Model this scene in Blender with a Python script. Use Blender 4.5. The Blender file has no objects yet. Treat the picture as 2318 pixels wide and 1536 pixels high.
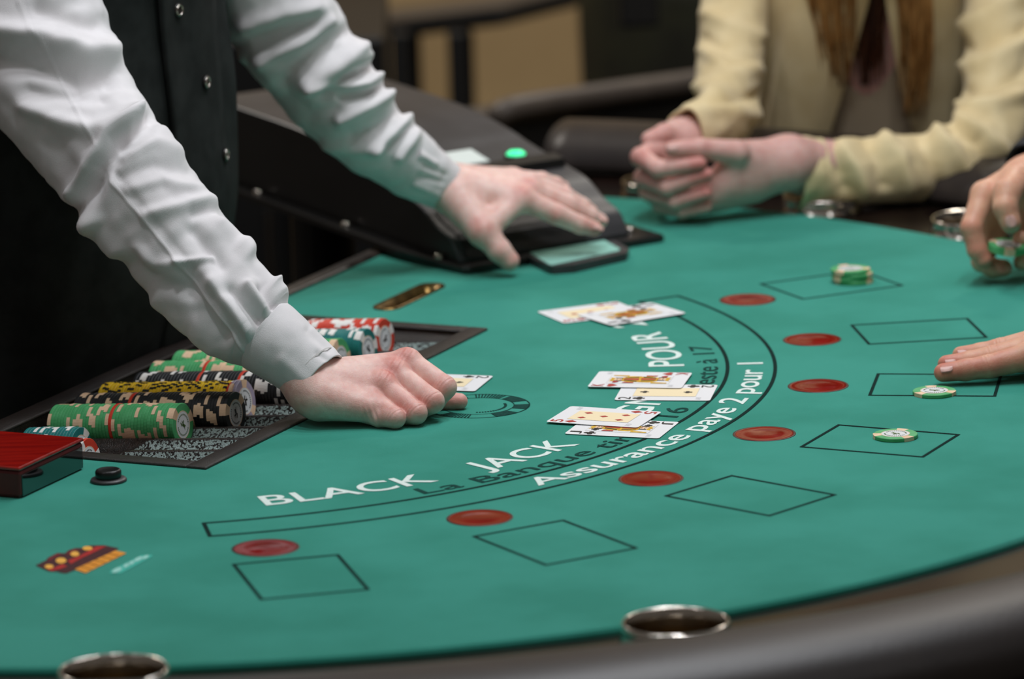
import bpy, math, random
import numpy as np
from mathutils import Vector, Matrix, noise
from mathutils.geometry import tessellate_polygon

random.seed(7); np.random.seed(7)
SC = bpy.context.scene
COL = SC.collection
R = math.radians

# ------------------------------------------------------------------ camera
W, HH = 2318, 1536
FPX, PITCH, ROLL, CAMH = 11919.676, 0.21901468, -0.03020663, 1.10233618
TZ = 0.92                                   # height of the felt above the floor
cp, sp_ = math.cos(PITCH), math.sin(PITCH)
cr, sr = math.cos(ROLL), math.sin(ROLL)
FWD = np.array([0, cp, -sp_]); UP0 = np.array([0, sp_, cp]); RT0 = np.array([1., 0, 0])
CAM = np.array([0, 0, TZ + CAMH])
cam_d = bpy.data.cameras.new('camera'); cam = bpy.data.objects.new('camera', cam_d); COL.objects.link(cam)
cam_d.sensor_width = 36; cam_d.sensor_fit = 'HORIZONTAL'; cam_d.lens = FPX / W * 36
cam_d.clip_start = .1; cam_d.clip_end = 60
rx = cr * RT0 + sr * UP0; uy = -sr * RT0 + cr * UP0
M = Matrix(((rx[0], uy[0], -FWD[0], CAM[0]), (rx[1], uy[1], -FWD[1], CAM[1]), (rx[2], uy[2], -FWD[2], CAM[2]), (0, 0, 0, 1)))
cam.matrix_world = M
cam_d.dof.use_dof = True; cam_d.dof.focus_distance = 4.70; cam_d.dof.aperture_fstop = 5.0
SC.camera = cam

# ------------------------------------------------------------------ world, lamps, exposure
SC.view_settings.view_transform = 'Standard'; SC.view_settings.look = 'None'
SC.view_settings.gamma = 1; SC.view_settings.use_curve_mapping = False
SC.view_settings.exposure = 0.0
wd = bpy.data.worlds.new('world'); SC.world = wd; wd.use_nodes = True
wd.node_tree.nodes['Background'].inputs[0].default_value = (1., .90, .80, 1)
wd.node_tree.nodes['Background'].inputs[1].default_value = 0.105

def lamp(name, loc, tgt, power, size, color=(.93, .955, 1.), shape='DISK', spread=180):
    d = bpy.data.lights.new(name, 'AREA'); d.shape = shape; d.size = size; d.energy = power; d.color = color
    d.spread = R(spread)
    o = bpy.data.objects.new(name, d); COL.objects.link(o); o.location = loc
    o.rotation_euler = (Vector(tgt) - Vector(loc)).to_track_quat('-Z', 'Y').to_euler()
    return o
for i, (x, y) in enumerate([(-.36, 4.30), (.10, 4.62), (.22, 5.05), (.36, 5.50), (.48, 4.42), (.62, 4.95)]):
    lamp('table_downlight', (x, y, TZ + 1.75), (x - .05, y + .05, TZ), 5.1, .16)
lamp('room_downlight', (-1.1, 7.4, TZ + 2.0), (-.6, 8.2, .3), 33, .5, (1, .93, .84))
lamp('room_downlight', (1.0, 7.6, TZ + 2.0), (.6, 8.2, .3), 33, .5, (1, .93, .84))
lamp('room_downlight', (-1.3, 3.6, TZ + 1.9), (-.5, 4.6, TZ), 2.2, .35)
lamp('room_downlight', (1.4, 3.2, TZ + 1.9), (.6, 4.3, TZ), 2.5, .4)

# ------------------------------------------------------------------ projection helpers (metres, world space)
def ray(px, py):
    x = (px - W / 2) / FPX; y = -(py - HH / 2) / FPX
    x, y = cr * x - sr * y, sr * x + cr * y
    return RT0 * x + UP0 * y + FWD
def P(px, py, Y):
    d = ray(px, py); return CAM + d * (Y / d[1])
def PZ(px, py, z=0.0):
    d = ray(px, py); return CAM + d * ((z - CAMH) / d[2])
def proj(V):
    d = np.asarray(V) - CAM
    f = d @ FWD; xl = (d @ RT0) / f; yl = (d @ UP0) / f
    return np.stack([W / 2 + FPX * (cr * xl + sr * yl), HH / 2 - FPX * (-sr * xl + cr * yl)], -1)
CEN = np.array([-.356, 4.829]); AX = R(-25)
UU = np.array([math.cos(AX), math.sin(AX)]); VV = np.array([-math.sin(AX), math.cos(AX)])
def T(u, v, z=0.0):
    q = CEN + UU * u + VV * v; return np.array([q[0], q[1], TZ + z])
def uv_of(p):
    q = np.asarray(p)[:2] - CEN; return q @ UU, q @ VV

# ------------------------------------------------------------------ materials
def lin(h):
    c = [int(h[i:i + 2], 16) / 255 for i in (0, 2, 4)]
    return tuple(x / 12.92 if x <= .04045 else ((x + .055) / 1.055) ** 2.4 for x in c)
MATS = {}
def mat(name, hexc, rough=.5, metal=0., hex2=None, nscale=30, ndetail=3, bump=0., bscale=300, spec=.5, coat=0., sss=0., emit=0., sheen=0., stretch=None, ramp=(.38, .62)):
    m = bpy.data.materials.new(name); m.use_nodes = True; MATS[name] = m
    nt = m.node_tree; b = nt.nodes['Principled BSDF']
    b.inputs['Base Color'].default_value = (*lin(hexc), 1)
    b.inputs['Roughness'].default_value = rough; b.inputs['Metallic'].default_value = metal
    b.inputs['Specular IOR Level'].default_value = spec; b.inputs['Coat Weight'].default_value = coat
    b.inputs['Coat Roughness'].default_value = .08
    if sheen:
        b.inputs['Sheen Weight'].default_value = sheen; b.inputs['Sheen Roughness'].default_value = .5
    if sss:
        b.inputs['Subsurface Weight'].default_value = sss
        b.inputs['Subsurface Radius'].default_value = (1.0, .35, .2); b.inputs['Subsurface Scale'].default_value = .006
    if emit:
        b.inputs['Emission Color'].default_value = (*lin(hexc), 1); b.inputs['Emission Strength'].default_value = emit
    tc = nt.nodes.new('ShaderNodeTexCoord')
    src = tc.outputs['Object']
    if stretch:
        mp = nt.nodes.new('ShaderNodeMapping'); mp.inputs['Scale'].default_value = stretch
        nt.links.new(src, mp.inputs[0]); src = mp.outputs[0]
    if hex2:
        n = nt.nodes.new('ShaderNodeTexNoise'); n.inputs['Scale'].default_value = nscale; n.inputs['Detail'].default_value = ndetail
        nt.links.new(src, n.inputs['Vector'])
        r = nt.nodes.new('ShaderNodeValToRGB')
        r.color_ramp.elements[0].position = ramp[0]; r.color_ramp.elements[0].color = (*lin(hexc), 1)
        r.color_ramp.elements[1].position = ramp[1]; r.color_ramp.elements[1].color = (*lin(hex2), 1)
        nt.links.new(n.outputs[0], r.inputs[0]); nt.links.new(r.outputs[0], b.inputs['Base Color'])
    if bump:
        n = nt.nodes.new('ShaderNodeTexNoise'); n.inputs['Scale'].default_value = bscale; n.inputs['Detail'].default_value = 4
        nt.links.new(src, n.inputs['Vector'])
        bp = nt.nodes.new('ShaderNodeBump'); bp.inputs['Strength'].default_value = bump; bp.inputs['Distance'].default_value = .001
        nt.links.new(n.outputs[0], bp.inputs['Height']); nt.links.new(bp.outputs[0], b.inputs['Normal'])
    return m
mat('felt', '2a8c79', .95, hex2='359785', nscale=9, ndetail=8, bump=.55, bscale=1400, spec=.15, sheen=.15)
mat('felt_black', '14302c', .95, hex2='0d2421', nscale=600, spec=.1)
mat('felt_ink', '1d4a43', .95, hex2='143833', nscale=500, spec=.1)
mat('felt_white', 'e4efe9', .95, hex2='d5e6df', nscale=500, spec=.1)
mat('ledge', '1d1310', .2, hex2='120c0a', nscale=12, spec=.35)
mat('leather', '2e2724', .42, hex2='251f1d', nscale=14, bump=.25, bscale=260, spec=.36)
mat('trim', '38302b', .4, hex2='1f1a18', nscale=80, bump=.2)
mat('table_black', '0c0c0c', .5)
mat('tray', '1d1714', .30, hex2='33251f', nscale=350, ndetail=6, bump=.9, bscale=900, spec=.6, ramp=(.45, .7))
mat('tray_rim', '2a201c', .34, hex2='120e0c', nscale=700, ndetail=6, bump=.8, bscale=1300, spec=.6)
mat('tray_wear', '1d1714', .3, hex2='9fb2ae', nscale=420, ndetail=5, bump=.8, bscale=700, spec=.6, ramp=(.46, .50))
mat('chrome', 'a48a5e', .3, metal=1., hex2='8a7048', nscale=60)
mat('steel', 'c9c2b8', .18, metal=1.)
mat('brass', '6e5631', .32, metal=1., hex2='927444', nscale=60)
mat('brass_dark', '1c150d', .6)
mat('card', 'f1f2f4', .38, spec=.4)
mat('card_cream', 'fbe9c0', .45)
mat('card_red', 'b5342c', .5)
mat('card_black', '1a1a1c', .5)
mat('card_yellow', 'e0b62a', .5, hex2='c9951c', nscale=300)
mat('card_face', 'eac7a5', .5)
mat('card_grey', 'b9bcc0', .5)
mat('disc', '780709', .12, hex2='86100f', nscale=40, spec=.14)
mat('disc_ring', '3a0f0d', .4)
mat('chip_green', '45a463', .55, hex2='52b070', nscale=90)
mat('chip_cream', 'f0cfae', .55, hex2='e6c09b', nscale=120)
mat('chip_black', '15171a', .5, hex2='1e2124', nscale=90)
mat('chip_yellow', 'f4cb14', .5, hex2='e9bb10', nscale=90)
mat('chip_teal', '0f6f6d', .5, hex2='157a76', nscale=90)
mat('chip_red', 'd63c22', .5, hex2='c8341d', nscale=90)
mat('chip_lavender', 'aca0b4', .5, hex2='9a8fa4', nscale=90)
mat('chip_white', 'eeebe6', .5)
mat('inlay', 'e6e9ea', .35)
mat('inlay_print', '4c6a35', .5)
mat('inlay_dark', '2a2622', .5)
mat('mahogany', '8a0f0c', .16, hex2='a3180f', nscale=14, ndetail=5, spec=.6, coat=.6, stretch=(1, 9, 9))
mat('mahogany_dark', '6a1a1e', .3, hex2='4d1216', nscale=20, spec=.4)
mat('lacquer', '0d0b0c', .05, spec=.8, coat=1.)
mat('black_plastic', '121212', .35, bump=.15, bscale=500)
mat('shoe_grey', '3d3c3e', .42, hex2='343335', nscale=20)
mat('shoe_black', '141313', .38, hex2='1b1a19', nscale=15)
mat('led_green', '3cf0a0', .3, emit=1.1)
mat('paper', 'dfe9e4', .5)
mat('acrylic', 'a9e6d6', .18, spec=.6)
mat('shirt', 'e8e5e6', .85, hex2='dfdcdd', nscale=25, bump=.28, bscale=1500, spec=.2, sheen=.2)
mat('stitch', 'c9c6c3', .85)
mat('vest', '181b1a', .75, hex2='222524', nscale=40, bump=.3, bscale=1200, spec=.25)
mat('trousers', '0b0b0b', .85, bump=.3, bscale=900, spec=.2)
mat('button_dark', '2b2724', .25, spec=.6)
mat('button_white', 'e6e1d6', .3)
mat('jacket', 'e8d4a6', .72, hex2='dfc998', nscale=30, bump=.3, bscale=900, spec=.25, sheen=.2)
mat('blouse', 'b6a48a', .8, bump=.2, bscale=900)
mat('hair', 'b98a50', .42, hex2='8a5c2c', nscale=160, ndetail=4, stretch=(1, 1, .05), spec=.5)
mat('dark_hair_or_shade', '5a3018', .5, hex2='3a1a0c', nscale=160, stretch=(1, 1, .05))  # dark hair on heads; also colours the strands imitating neckline shade
mat('teal_cloth', '123f3d', .8)
mat('navy_cloth', '15181d', .85)
mat('nail', 'd8aaa0', .4, spec=.4)
mat('wall_paint', 'a58d66', .9, hex2='9a825c', nscale=4, bump=.1)
mat('carpet', '1b1713', .95, hex2='2a211a', nscale=18, bump=.4, bscale=400)
mat('ceiling', '4b463f', .9)
mat('olive', '2a2b1a', .6, hex2='1d1d12', nscale=9, bump=.15)
mat('furniture_black', '0b0b0b', .5)
mat('furniture_top', '48433f', .5)
mat('rail_vinyl', '5d544c', .5, hex2='4d453f', nscale=10)
mat('seat_vinyl', '2a2827', .45, bump=.1)

def skin_mat(name, base, flush):
    m = mat(name, base, .47, sss=.35, spec=.4)
    nt = m.node_tree; b = nt.nodes['Principled BSDF']
    at = nt.nodes.new('ShaderNodeAttribute'); at.attribute_name = 'flush'
    tc = nt.nodes.new('ShaderNodeTexCoord')
    n = nt.nodes.new('ShaderNodeTexNoise'); n.inputs['Scale'].default_value = 90; n.inputs['Detail'].default_value = 5
    nt.links.new(tc.outputs['Object'], n.inputs['Vector'])
    ad = nt.nodes.new('ShaderNodeMath'); ad.operation = 'MULTIPLY_ADD'; ad.inputs[1].default_value = 1.1; ad.inputs[2].default_value = -.42
    nt.links.new(n.outputs[0], ad.inputs[0])
    a2 = nt.nodes.new('ShaderNodeMath'); a2.operation = 'ADD'; a2.use_clamp = True
    nt.links.new(ad.outputs[0], a2.inputs[0]); nt.links.new(at.outputs['Fac'], a2.inputs[1])
    mx = nt.nodes.new('ShaderNodeMix'); mx.data_type = 'RGBA'
    mx.inputs[6].default_value = (*lin(base), 1); mx.inputs[7].default_value = (*lin(flush), 1)
    nt.links.new(a2.outputs[0], mx.inputs[0]); nt.links.new(mx.outputs[2], b.inputs['Base Color'])
    v = nt.nodes.new('ShaderNodeTexVoronoi'); v.inputs['Scale'].default_value = 750
    nt.links.new(tc.outputs['Object'], v.inputs['Vector'])
    n2 = nt.nodes.new('ShaderNodeTexNoise'); n2.inputs['Scale'].default_value = 160; n2.inputs['Detail'].default_value = 4
    nt.links.new(tc.outputs['Object'], n2.inputs['Vector'])
    a3 = nt.nodes.new('ShaderNodeMath'); a3.operation = 'MULTIPLY_ADD'; a3.inputs[1].default_value = .25
    nt.links.new(v.outputs[0], a3.inputs[0]); nt.links.new(n2.outputs[0], a3.inputs[2])
    bp = nt.nodes.new('ShaderNodeBump'); bp.inputs['Strength'].default_value = .35; bp.inputs['Distance'].default_value = .001
    nt.links.new(a3.outputs[0], bp.inputs['Height']); nt.links.new(bp.outputs[0], b.inputs['Normal'])
skin_mat('skin_pale', 'f0cdc2', 'd07d72')
skin_mat('skin_lady', 'e2b6ac', 'c87c74')
skin_mat('skin_tan', 'dcab8e', 'c47060')

# ------------------------------------------------------------------ object helpers
def thing(name, label, cat, loc, group=None, kind=None):
    o = bpy.data.objects.new(name, None); COL.objects.link(o); o.location = Vector(loc); o.empty_display_size = .05
    tag(o, label, cat, group, kind); return o
def tag(o, label=None, cat=None, group=None, kind=None):
    if label: o['label'] = label
    if cat: o['category'] = cat
    if group: o['group'] = group
    if kind: o['kind'] = kind
    return o
def mk(name, V, F, m, parent=None, origin=None, smooth=False, attrs=None):
    """one mesh object; V in world space"""
    V = np.asarray(V, float).reshape(-1, 3)
    if parent is not None:
        o0 = np.zeros(3); p = parent
        while p is not None:
            o0 = o0 + np.array(p.location); p = p.parent
    else:
        o0 = np.zeros(3) if origin is None else np.asarray(origin, float)
    if parent is not None and origin is not None: loc = np.asarray(origin) - o0; o0 = np.asarray(origin, float)
    elif parent is not None: loc = np.zeros(3)
    else: loc = o0
    me = bpy.data.meshes.new(name)
    me.from_pydata([tuple(v) for v in (V - o0)], [], [tuple(int(i) for i in f) for f in F])
    if smooth: me.polygons.foreach_set('use_smooth', [True] * len(me.polygons))
    me.materials.append(MATS[m])
    if attrs is not None:
        a = me.attributes.new('flush', 'FLOAT', 'POINT'); a.data.foreach_set('value', np.asarray(attrs, np.float32))
    me.update()
    o = bpy.data.objects.new(name, me); COL.objects.link(o); o.location = Vector(loc)
    if parent is not None: o.parent = parent
    return o
def join(*parts):
    V, F, n = [], [], 0
    for v, f in parts:
        v = np.asarray(v).reshape(-1, 3); V.append(v); F += [[i + n for i in q] for q in f]; n += len(v)
    return np.concatenate(V), F
def box(c, ex, ey, ez, sx, sy, sz, bev=0):
    """box around c with unit axes ex,ey,ez, full sizes; bev chamfers the edges"""
    c, ex, ey, ez = [np.asarray(a, float) for a in (c, ex, ey, ez)]
    if bev <= 0:
        V = [c + ex * sx / 2 * i + ey * sy / 2 * j + ez * sz / 2 * k for k in (-1, 1) for j in (-1, 1) for i in (-1, 1)]
        return np.array(V), [[0, 2, 3, 1], [4, 5, 7, 6], [0, 1, 5, 4], [2, 6, 7, 3], [0, 4, 6, 2], [1, 3, 7, 5]]
    rings = []
    hx, hy, hz = sx / 2, sy / 2, sz / 2
    def loop(x, y, b, n=4):
        pts = []
        for (qx, qy, a0) in ((1, 1, 0), (-1, 1, 90), (-1, -1, 180), (1, -1, 270)):
            for k in range(n + 1):
                a = R(a0 + 90 * k / n); pts.append((qx * (x - b) + b * math.cos(a), qy * (y - b) + b * math.sin(a)))
        return pts
    for (z, ins) in ((-hz, bev), (-hz + bev * .3, bev * .3), (-hz + bev, 0), (hz - bev, 0), (hz - bev * .3, bev * .3), (hz, bev)):
        rings.append(np.array([c + ex * a + ey * b_ + ez * z for a, b_ in loop(hx - ins, hy - ins, max(bev - ins, bev * .15) + 1e-5)]))
    return loft(rings, True, True)
def loft(rings, cap0=False, cap1=False, closed=True):
    n = len(rings[0]); V = np.concatenate(rings); F = []
    for i in range(len(rings) - 1):
        for j in range(n if closed else n - 1):
            k = (j + 1) % n
            F.append([i * n + j, i * n + k, (i + 1) * n + k, (i + 1) * n + j])
    if cap0: F.append(list(range(n - 1, -1, -1)))
    if cap1: F.append([(len(rings) - 1) * n + j for j in range(n)])
    return V, F
def lathe(prof, c=(0, 0, 0), n=48, ez=(0, 0, 1), ex=(1, 0, 0)):
    c, ez, ex = np.asarray(c, float), np.asarray(ez, float), np.asarray(ex, float); ey = np.cross(ez, ex)
    a = np.linspace(0, 2 * math.pi, n, endpoint=False)
    rings = [c + ez * z + r * (np.outer(np.cos(a), ex) + np.outer(np.sin(a), ey)) for r, z in prof]
    return loft(rings, prof[0][0] > 1e-6 and False, False)
def poly(pts, holes=()):
    """flat polygon with holes; list of 3d points"""
    ls = [[Vector(p) for p in pts]] + [[Vector(p) for p in h] for h in holes]
    tri = tessellate_polygon(ls)
    V = np.array([tuple(p) for l in ls for p in l])
    F = []
    for t in tri:
        a, b, c = V[t[0]], V[t[1]], V[t[2]]
        F.append(list(t) if np.cross(b - a, c - a)[2] > 0 else [t[0], t[2], t[1]])
    return V, F
def tube(pts, rad, n=10, cap=True):
    pts = [np.asarray(p, float) for p in pts]; rings = []; ref = np.array([.13, -.4, .9])
    for i, p in enumerate(pts):
        t = pts[min(i + 1, len(pts) - 1)] - pts[max(i - 1, 0)]; t /= np.linalg.norm(t)
        a = np.cross(t, ref); a /= np.linalg.norm(a); b = np.cross(t, a)
        r = rad[i] if hasattr(rad, '__len__') else rad
        th = np.linspace(0, 2 * math.pi, n, endpoint=False)
        rings.append(p + r * (np.outer(np.cos(th), a) + np.outer(np.sin(th), b)))
    return loft(rings, cap, cap)
def crom(pts, n):
    """catmull-rom through rows of an array"""
    A = np.asarray(pts, float); k = len(A); out = []
    E_ = np.vstack([2 * A[0] - A[1], A, 2 * A[-1] - A[-2]])
    for t in np.linspace(0, k - 1, n):
        i = min(int(t), k - 2); f = t - i; p0, p1, p2, p3 = E_[i], E_[i + 1], E_[i + 2], E_[i + 3]
        out.append(.5 * ((2 * p1) + (-p0 + p2) * f + (2 * p0 - 5 * p1 + 4 * p2 - p3) * f * f + (-p0 + 3 * p1 - 3 * p2 + p3) * f ** 3))
    return np.array(out)
def unit(v):
    v = np.asarray(v, float); return v / np.linalg.norm(v)
def text_mesh(body, offset=0., res=6):
    c = bpy.data.curves.new('t', 'FONT'); c.body = body; c.offset = offset; c.resolution_u = res
    o = bpy.data.objects.new('t', c); COL.objects.link(o)
    me = o.to_mesh(); V = np.array([tuple(v.co) for v in me.vertices]).reshape(-1, 3); F = [list(p.vertices) for p in me.polygons]
    o.to_mesh_clear(); bpy.data.objects.remove(o); bpy.data.curves.remove(c)
    return V, F
def subdivide_long(V, F, maxlen):
    """split triangles with long edges so that bent lettering stays smooth"""
    V = [tuple(v) for v in V]; tris = []
    for f in F:
        for i in range(1, len(f) - 1): tris.append((f[0], f[i], f[i + 1]))
    out = []; cache = {}
    def mid(a, b):
        k = (min(a, b), max(a, b))
        if k not in cache:
            V.append(tuple((V[a][i] + V[b][i]) / 2 for i in range(3))); cache[k] = len(V) - 1
        return cache[k]
    def ln(a, b): return math.dist(V[a], V[b])
    while tris:
        a, b, c = tris.pop(); L = [(ln(a, b), 0), (ln(b, c), 1), (ln(c, a), 2)]; m = max(L)
        if m[0] <= maxlen: out.append([a, b, c]); continue
        if m[1] == 0: q = mid(a, b); tris += [(a, q, c), (q, b, c)]
        elif m[1] == 1: q = mid(b, c); tris += [(a, b, q), (a, q, c)]
        else: q = mid(c, a); tris += [(a, b, q), (q, b, c)]
    return np.array(V), out

# signed-distance modelling for hands -----------------------------------------------------------
def smin(a, b, k):
    h = np.clip(.5 + .5 * (b - a) / k, 0, 1); return b + (a - b) * h - k * h * (1 - h)
def cone(p, a, b, ra, rb):
    a, b = np.asarray(a, np.float32), np.asarray(b, np.float32); ab = b - a; t = np.clip((p - a) @ ab / (ab @ ab), 0, 1)
    return np.linalg.norm(p - a - t[..., None] * ab, axis=-1) - (ra + (rb - ra) * t)
def surface_nets(D, org, h):
    nx, ny, nz = D.shape; S = D < 0
    acc = np.zeros((nx - 1, ny - 1, nz - 1, 3), np.float32); cnt = np.zeros((nx - 1, ny - 1, nz - 1), np.float32)
    for ax in range(3):
        o1, o2 = [i for i in range(3) if i != ax]
        for i in (0, 1):
            for j in (0, 1):
                sl = [slice(0, -1)] * 3; sl[o1] = slice(i, D.shape[o1] - 1 + i); sl[o2] = slice(j, D.shape[o2] - 1 + j)
                s2 = list(sl); s2[ax] = slice(1, None)
                d0, d1 = D[tuple(sl)], D[tuple(s2)]
                cr_ = (d0 < 0) != (d1 < 0)
                t = np.where(cr_, d0 / np.where(cr_, d0 - d1, 1), 0)
                acc[..., ax] += t * cr_; acc[..., o1] += i * cr_; acc[..., o2] += j * cr_; cnt += cr_
    act = cnt > 0; idx = -np.ones(act.shape, int); idx[act] = np.arange(act.sum())
    cells = np.argwhere(act); V = org + h * (cells + acc[act] / cnt[act][:, None])
    F = []
    for ax in range(3):
        o1, o2 = (ax + 1) % 3, (ax + 2) % 3
        sl = [slice(1, -1)] * 3; sl[ax] = slice(0, -1); s2 = list(sl); s2[ax] = slice(1, None)
        a, b = S[tuple(sl)], S[tuple(s2)]
        for sign in (True, False):
            e = np.argwhere((a != b) & (a == sign))
            if not len(e): continue
            e = e + np.array([0 if i == ax else 1 for i in range(3)])
            d1 = np.eye(3, dtype=int)[o1]; d2 = np.eye(3, dtype=int)[o2]
            q = [idx[tuple((e - d1 - d2).T)], idx[tuple((e - d2).T)], idx[tuple(e.T)], idx[tuple((e - d1).T)]]
            if not sign: q = q[::-1]
            F += np.stack(q, 1).tolist()
    return V, F
def hand_mesh(palm, fingers, h=.0012, kp=.009, kf=.0010, kj=.0055, flush=(), creases=()):
    """palm: cones (a,b,ra,rb); fingers: list of (points, radii)"""
    pts = np.array([q for c in palm for q in (c[0], c[1])] + [p for f in fingers for p in f[0]])
    lo, hi = pts.min(0) - .034, pts.max(0) + .034
    n = np.ceil((hi - lo) / h).astype(int) + 1
    def field(g):
        D = None
        for c in palm:
            d = cone(g, *c); D = d if D is None else smin(D, d, kp)
        Fg = None
        for ps, rs in fingers:
            d = None
            for i in range(len(ps) - 1):
                e = cone(g, ps[i], ps[i + 1], rs[i], rs[i + 1])
                d = e if d is None else smin(d, e, .003)
            Fg = d if Fg is None else smin(Fg, d, kf)
        return smin(D, Fg, kj)
    # coarse pass first, fine samples only near the skin
    q = 4; n = ((n + q - 1) // q) * q; nc = n // q
    gc = np.stack(np.meshgrid(*[lo[i] + h * (q * np.arange(nc[i]) + (q - 1) / 2) for i in range(3)], indexing='ij'), -1).astype(np.float32)
    Dc = field(gc)
    D = Dc.repeat(q, 0).repeat(q, 1).repeat(q, 2).astype(np.float32)
    idx = np.argwhere(np.abs(D) < h * (q * .87 + 2.5))
    D[tuple(idx.T)] = field((lo + idx * h).astype(np.float32))
    V, F = surface_nets(D, lo, h)
    if len(creases):
        Fa = np.array(F); nrm = np.zeros_like(V); fn = np.cross(V[Fa[:, 2]] - V[Fa[:, 0]], V[Fa[:, 3]] - V[Fa[:, 1]])
        for k in range(4): np.add.at(nrm, Fa[:, k], fn)
        nrm /= np.linalg.norm(nrm, axis=1)[:, None] + 1e-12; dsp = np.zeros(len(V))
        for (c, ax, rad, dep, wd, offs) in creases:
            d = V - np.asarray(c); s_ = d @ unit(ax); fall = np.exp(-((d ** 2).sum(1)) / rad ** 2)
            for o in offs: dsp -= dep * fall * np.exp(-((s_ - o) / wd) ** 2)
        V = V + nrm * dsp[:, None]
    fl = np.zeros(len(V))
    for (p, r, s) in flush: fl += s * np.exp(-((V - np.asarray(p)) ** 2).sum(1) / (r * r))
    return V, F, fl
def nail(name, c, along, up, ln, wd, parent, m='nail'):
    along = unit(along); up = np.asarray(up, float); up = unit(up - along * (up @ along)); side = np.cross(along, up)
    rings = []
    for i in range(7):
        s = -1 + 2 * i / 6; ring = []
        for j in range(9):
            w = -1 + 2 * j / 8
            sq = wd * (1 - .25 * max(0, -s) ** 3) * math.sqrt(max(0, 1 - (abs(s) ** 4) * .55))
            ring.append(np.asarray(c) + along * s * ln + side * w * sq - up * (w * w * wd * .42))
        rings.append(np.array(ring))
    top, F = loft(rings, closed=False); bot = top - up * .0012
    n = len(top); FF = F + [[i + n for i in f[::-1]] for f in F]
    return mk(name, np.concatenate([top, bot]), FF, m, parent, smooth=True)

# sleeves: a swept tube whose folds are ridges and valleys ------------------------------------------
def seg_dist(Q, pl):
    d = np.full(len(Q), 1e9); pl = np.asarray(pl, float)
    for a, b in zip(pl[:-1], pl[1:]):
        ab = b - a; t = np.clip((Q - a) @ ab / (ab @ ab), 0, 1)
        d = np.minimum(d, np.linalg.norm(Q - a - t[:, None] * ab, axis=1))
    return d
def sleeve(stations, nt=150, nth=120, folds=(), depth=.9, wob=.0015, wfreq=28, lip=0, seed=0, cross=.0012, fade=0):
    """stations: (px,py,Y,radius_px); folds: (polyline, height, width)"""
    S = crom(np.array(stations, float), nt)
    Cn = np.array([P(s[0], s[1], s[2]) for s in S]); rad = S[:, 3] * S[:, 2] / FPX
    th = np.linspace(0, 2 * math.pi, nth, endpoint=False)
    V = []; Nn = []; cs = []
    for i in range(nt):
        t = unit(Cn[min(i + 1, nt - 1)] - Cn[max(i - 1, 0)])
        view = unit(CAM - Cn[i]); n1 = unit(view - t * (view @ t)); n2 = np.cross(t, n1)
        dirs = np.outer(np.cos(th) * depth, n1) + np.outer(np.sin(th), n2)
        V.append(Cn[i] + rad[i] * dirs); Nn.append(dirs / np.linalg.norm(dirs, axis=1)[:, None]); cs.append(np.cos(th))
    V = np.concatenate(V); Nn = np.concatenate(Nn); cs = np.concatenate(cs)
    Q = proj(V); disp = np.zeros(len(V)); front = np.clip((cs + .25) * 2.2, 0, 1)
    for pl, hgt, wd in folds:
        d = seg_dist(Q, pl); disp += hgt * np.exp(-(d / wd) ** 2) * front
    w = np.array([noise.noise(Vector((v[0] * wfreq + seed, v[1] * wfreq, v[2] * wfreq))) for v in V])
    w2 = np.array([noise.noise(Vector((v[0] * wfreq * 2.7 + seed, v[1] * wfreq * 2.7, v[2] * wfreq * 2.7))) for v in V])
    ii = np.repeat(np.arange(nt), nth); tt = np.tile(th, nt); seg = np.r_[0, np.cumsum(np.linalg.norm(np.diff(Cn, axis=0), axis=1))][ii]
    w3 = np.array([noise.noise(Vector((math.cos(a_) * 1.3 + l_ * 9, math.sin(a_) * 1.3 + l_ * 5, l_ * 58 + seed * 7))) for a_, l_ in zip(tt, seg)])
    w3 = np.sign(w3) * np.abs(w3) ** .8
    disp += wob * w + wob * .45 * w2 + cross * w3
    disp *= np.clip((1 - ii / (nt - 1)) / fade, .12, 1) if fade else 1
    V = V + Nn * disp[:, None]
    rings = [V[i * nth:(i + 1) * nth] for i in range(nt)]
    if lip:
        c = Cn[-1]; t = unit(Cn[-1] - Cn[-2])
        rings.append(c + (rings[nt - 1] - c) * .985 + t * .0012)
        rings.append(c + (rings[nt - 1] - c) * (1 - lip / rad[-1]) + t * .0004)
        rings.append(c + (rings[nt - 1] - c) * (1 - lip * 1.2 / rad[-1]) - t * .03)
    return loft(rings)

# ================================================================== the room
def slab(name, x0, x1, y0, y1, z0, z1, m):
    V, F = box(((x0 + x1) / 2, (y0 + y1) / 2, (z0 + z1) / 2), (1, 0, 0), (0, 1, 0), (0, 0, 1), x1 - x0, y1 - y0, z1 - z0)
    return tag(mk(name, V, F, m, origin=((x0 + x1) / 2, (y0 + y1) / 2, z0)), kind='structure')
slab('floor', -5, 5, -1.5, 11, -.1, 0, 'carpet')
slab('wall_back', -5, 5, 9.3, 9.42, 0, 3.2, 'wall_paint')

# ================================================================== blackjack table
EC, EA, EB = .06, .968, .950              # ellipse of the felt edge
PH0 = math.acos(-.09 / EA)
def edge(off, phi): return EC + (EA + off) * math.cos(phi), (EB + off) * math.sin(phi)
def arc_pts(off, n=140, ph=PH0): return [edge(off, p) for p in np.linspace(-ph, ph, n)]
table = thing('blackjack_table', 'green felt blackjack table with curved dark padded rim', 'gaming table', T(.4, 0, -TZ))

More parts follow.
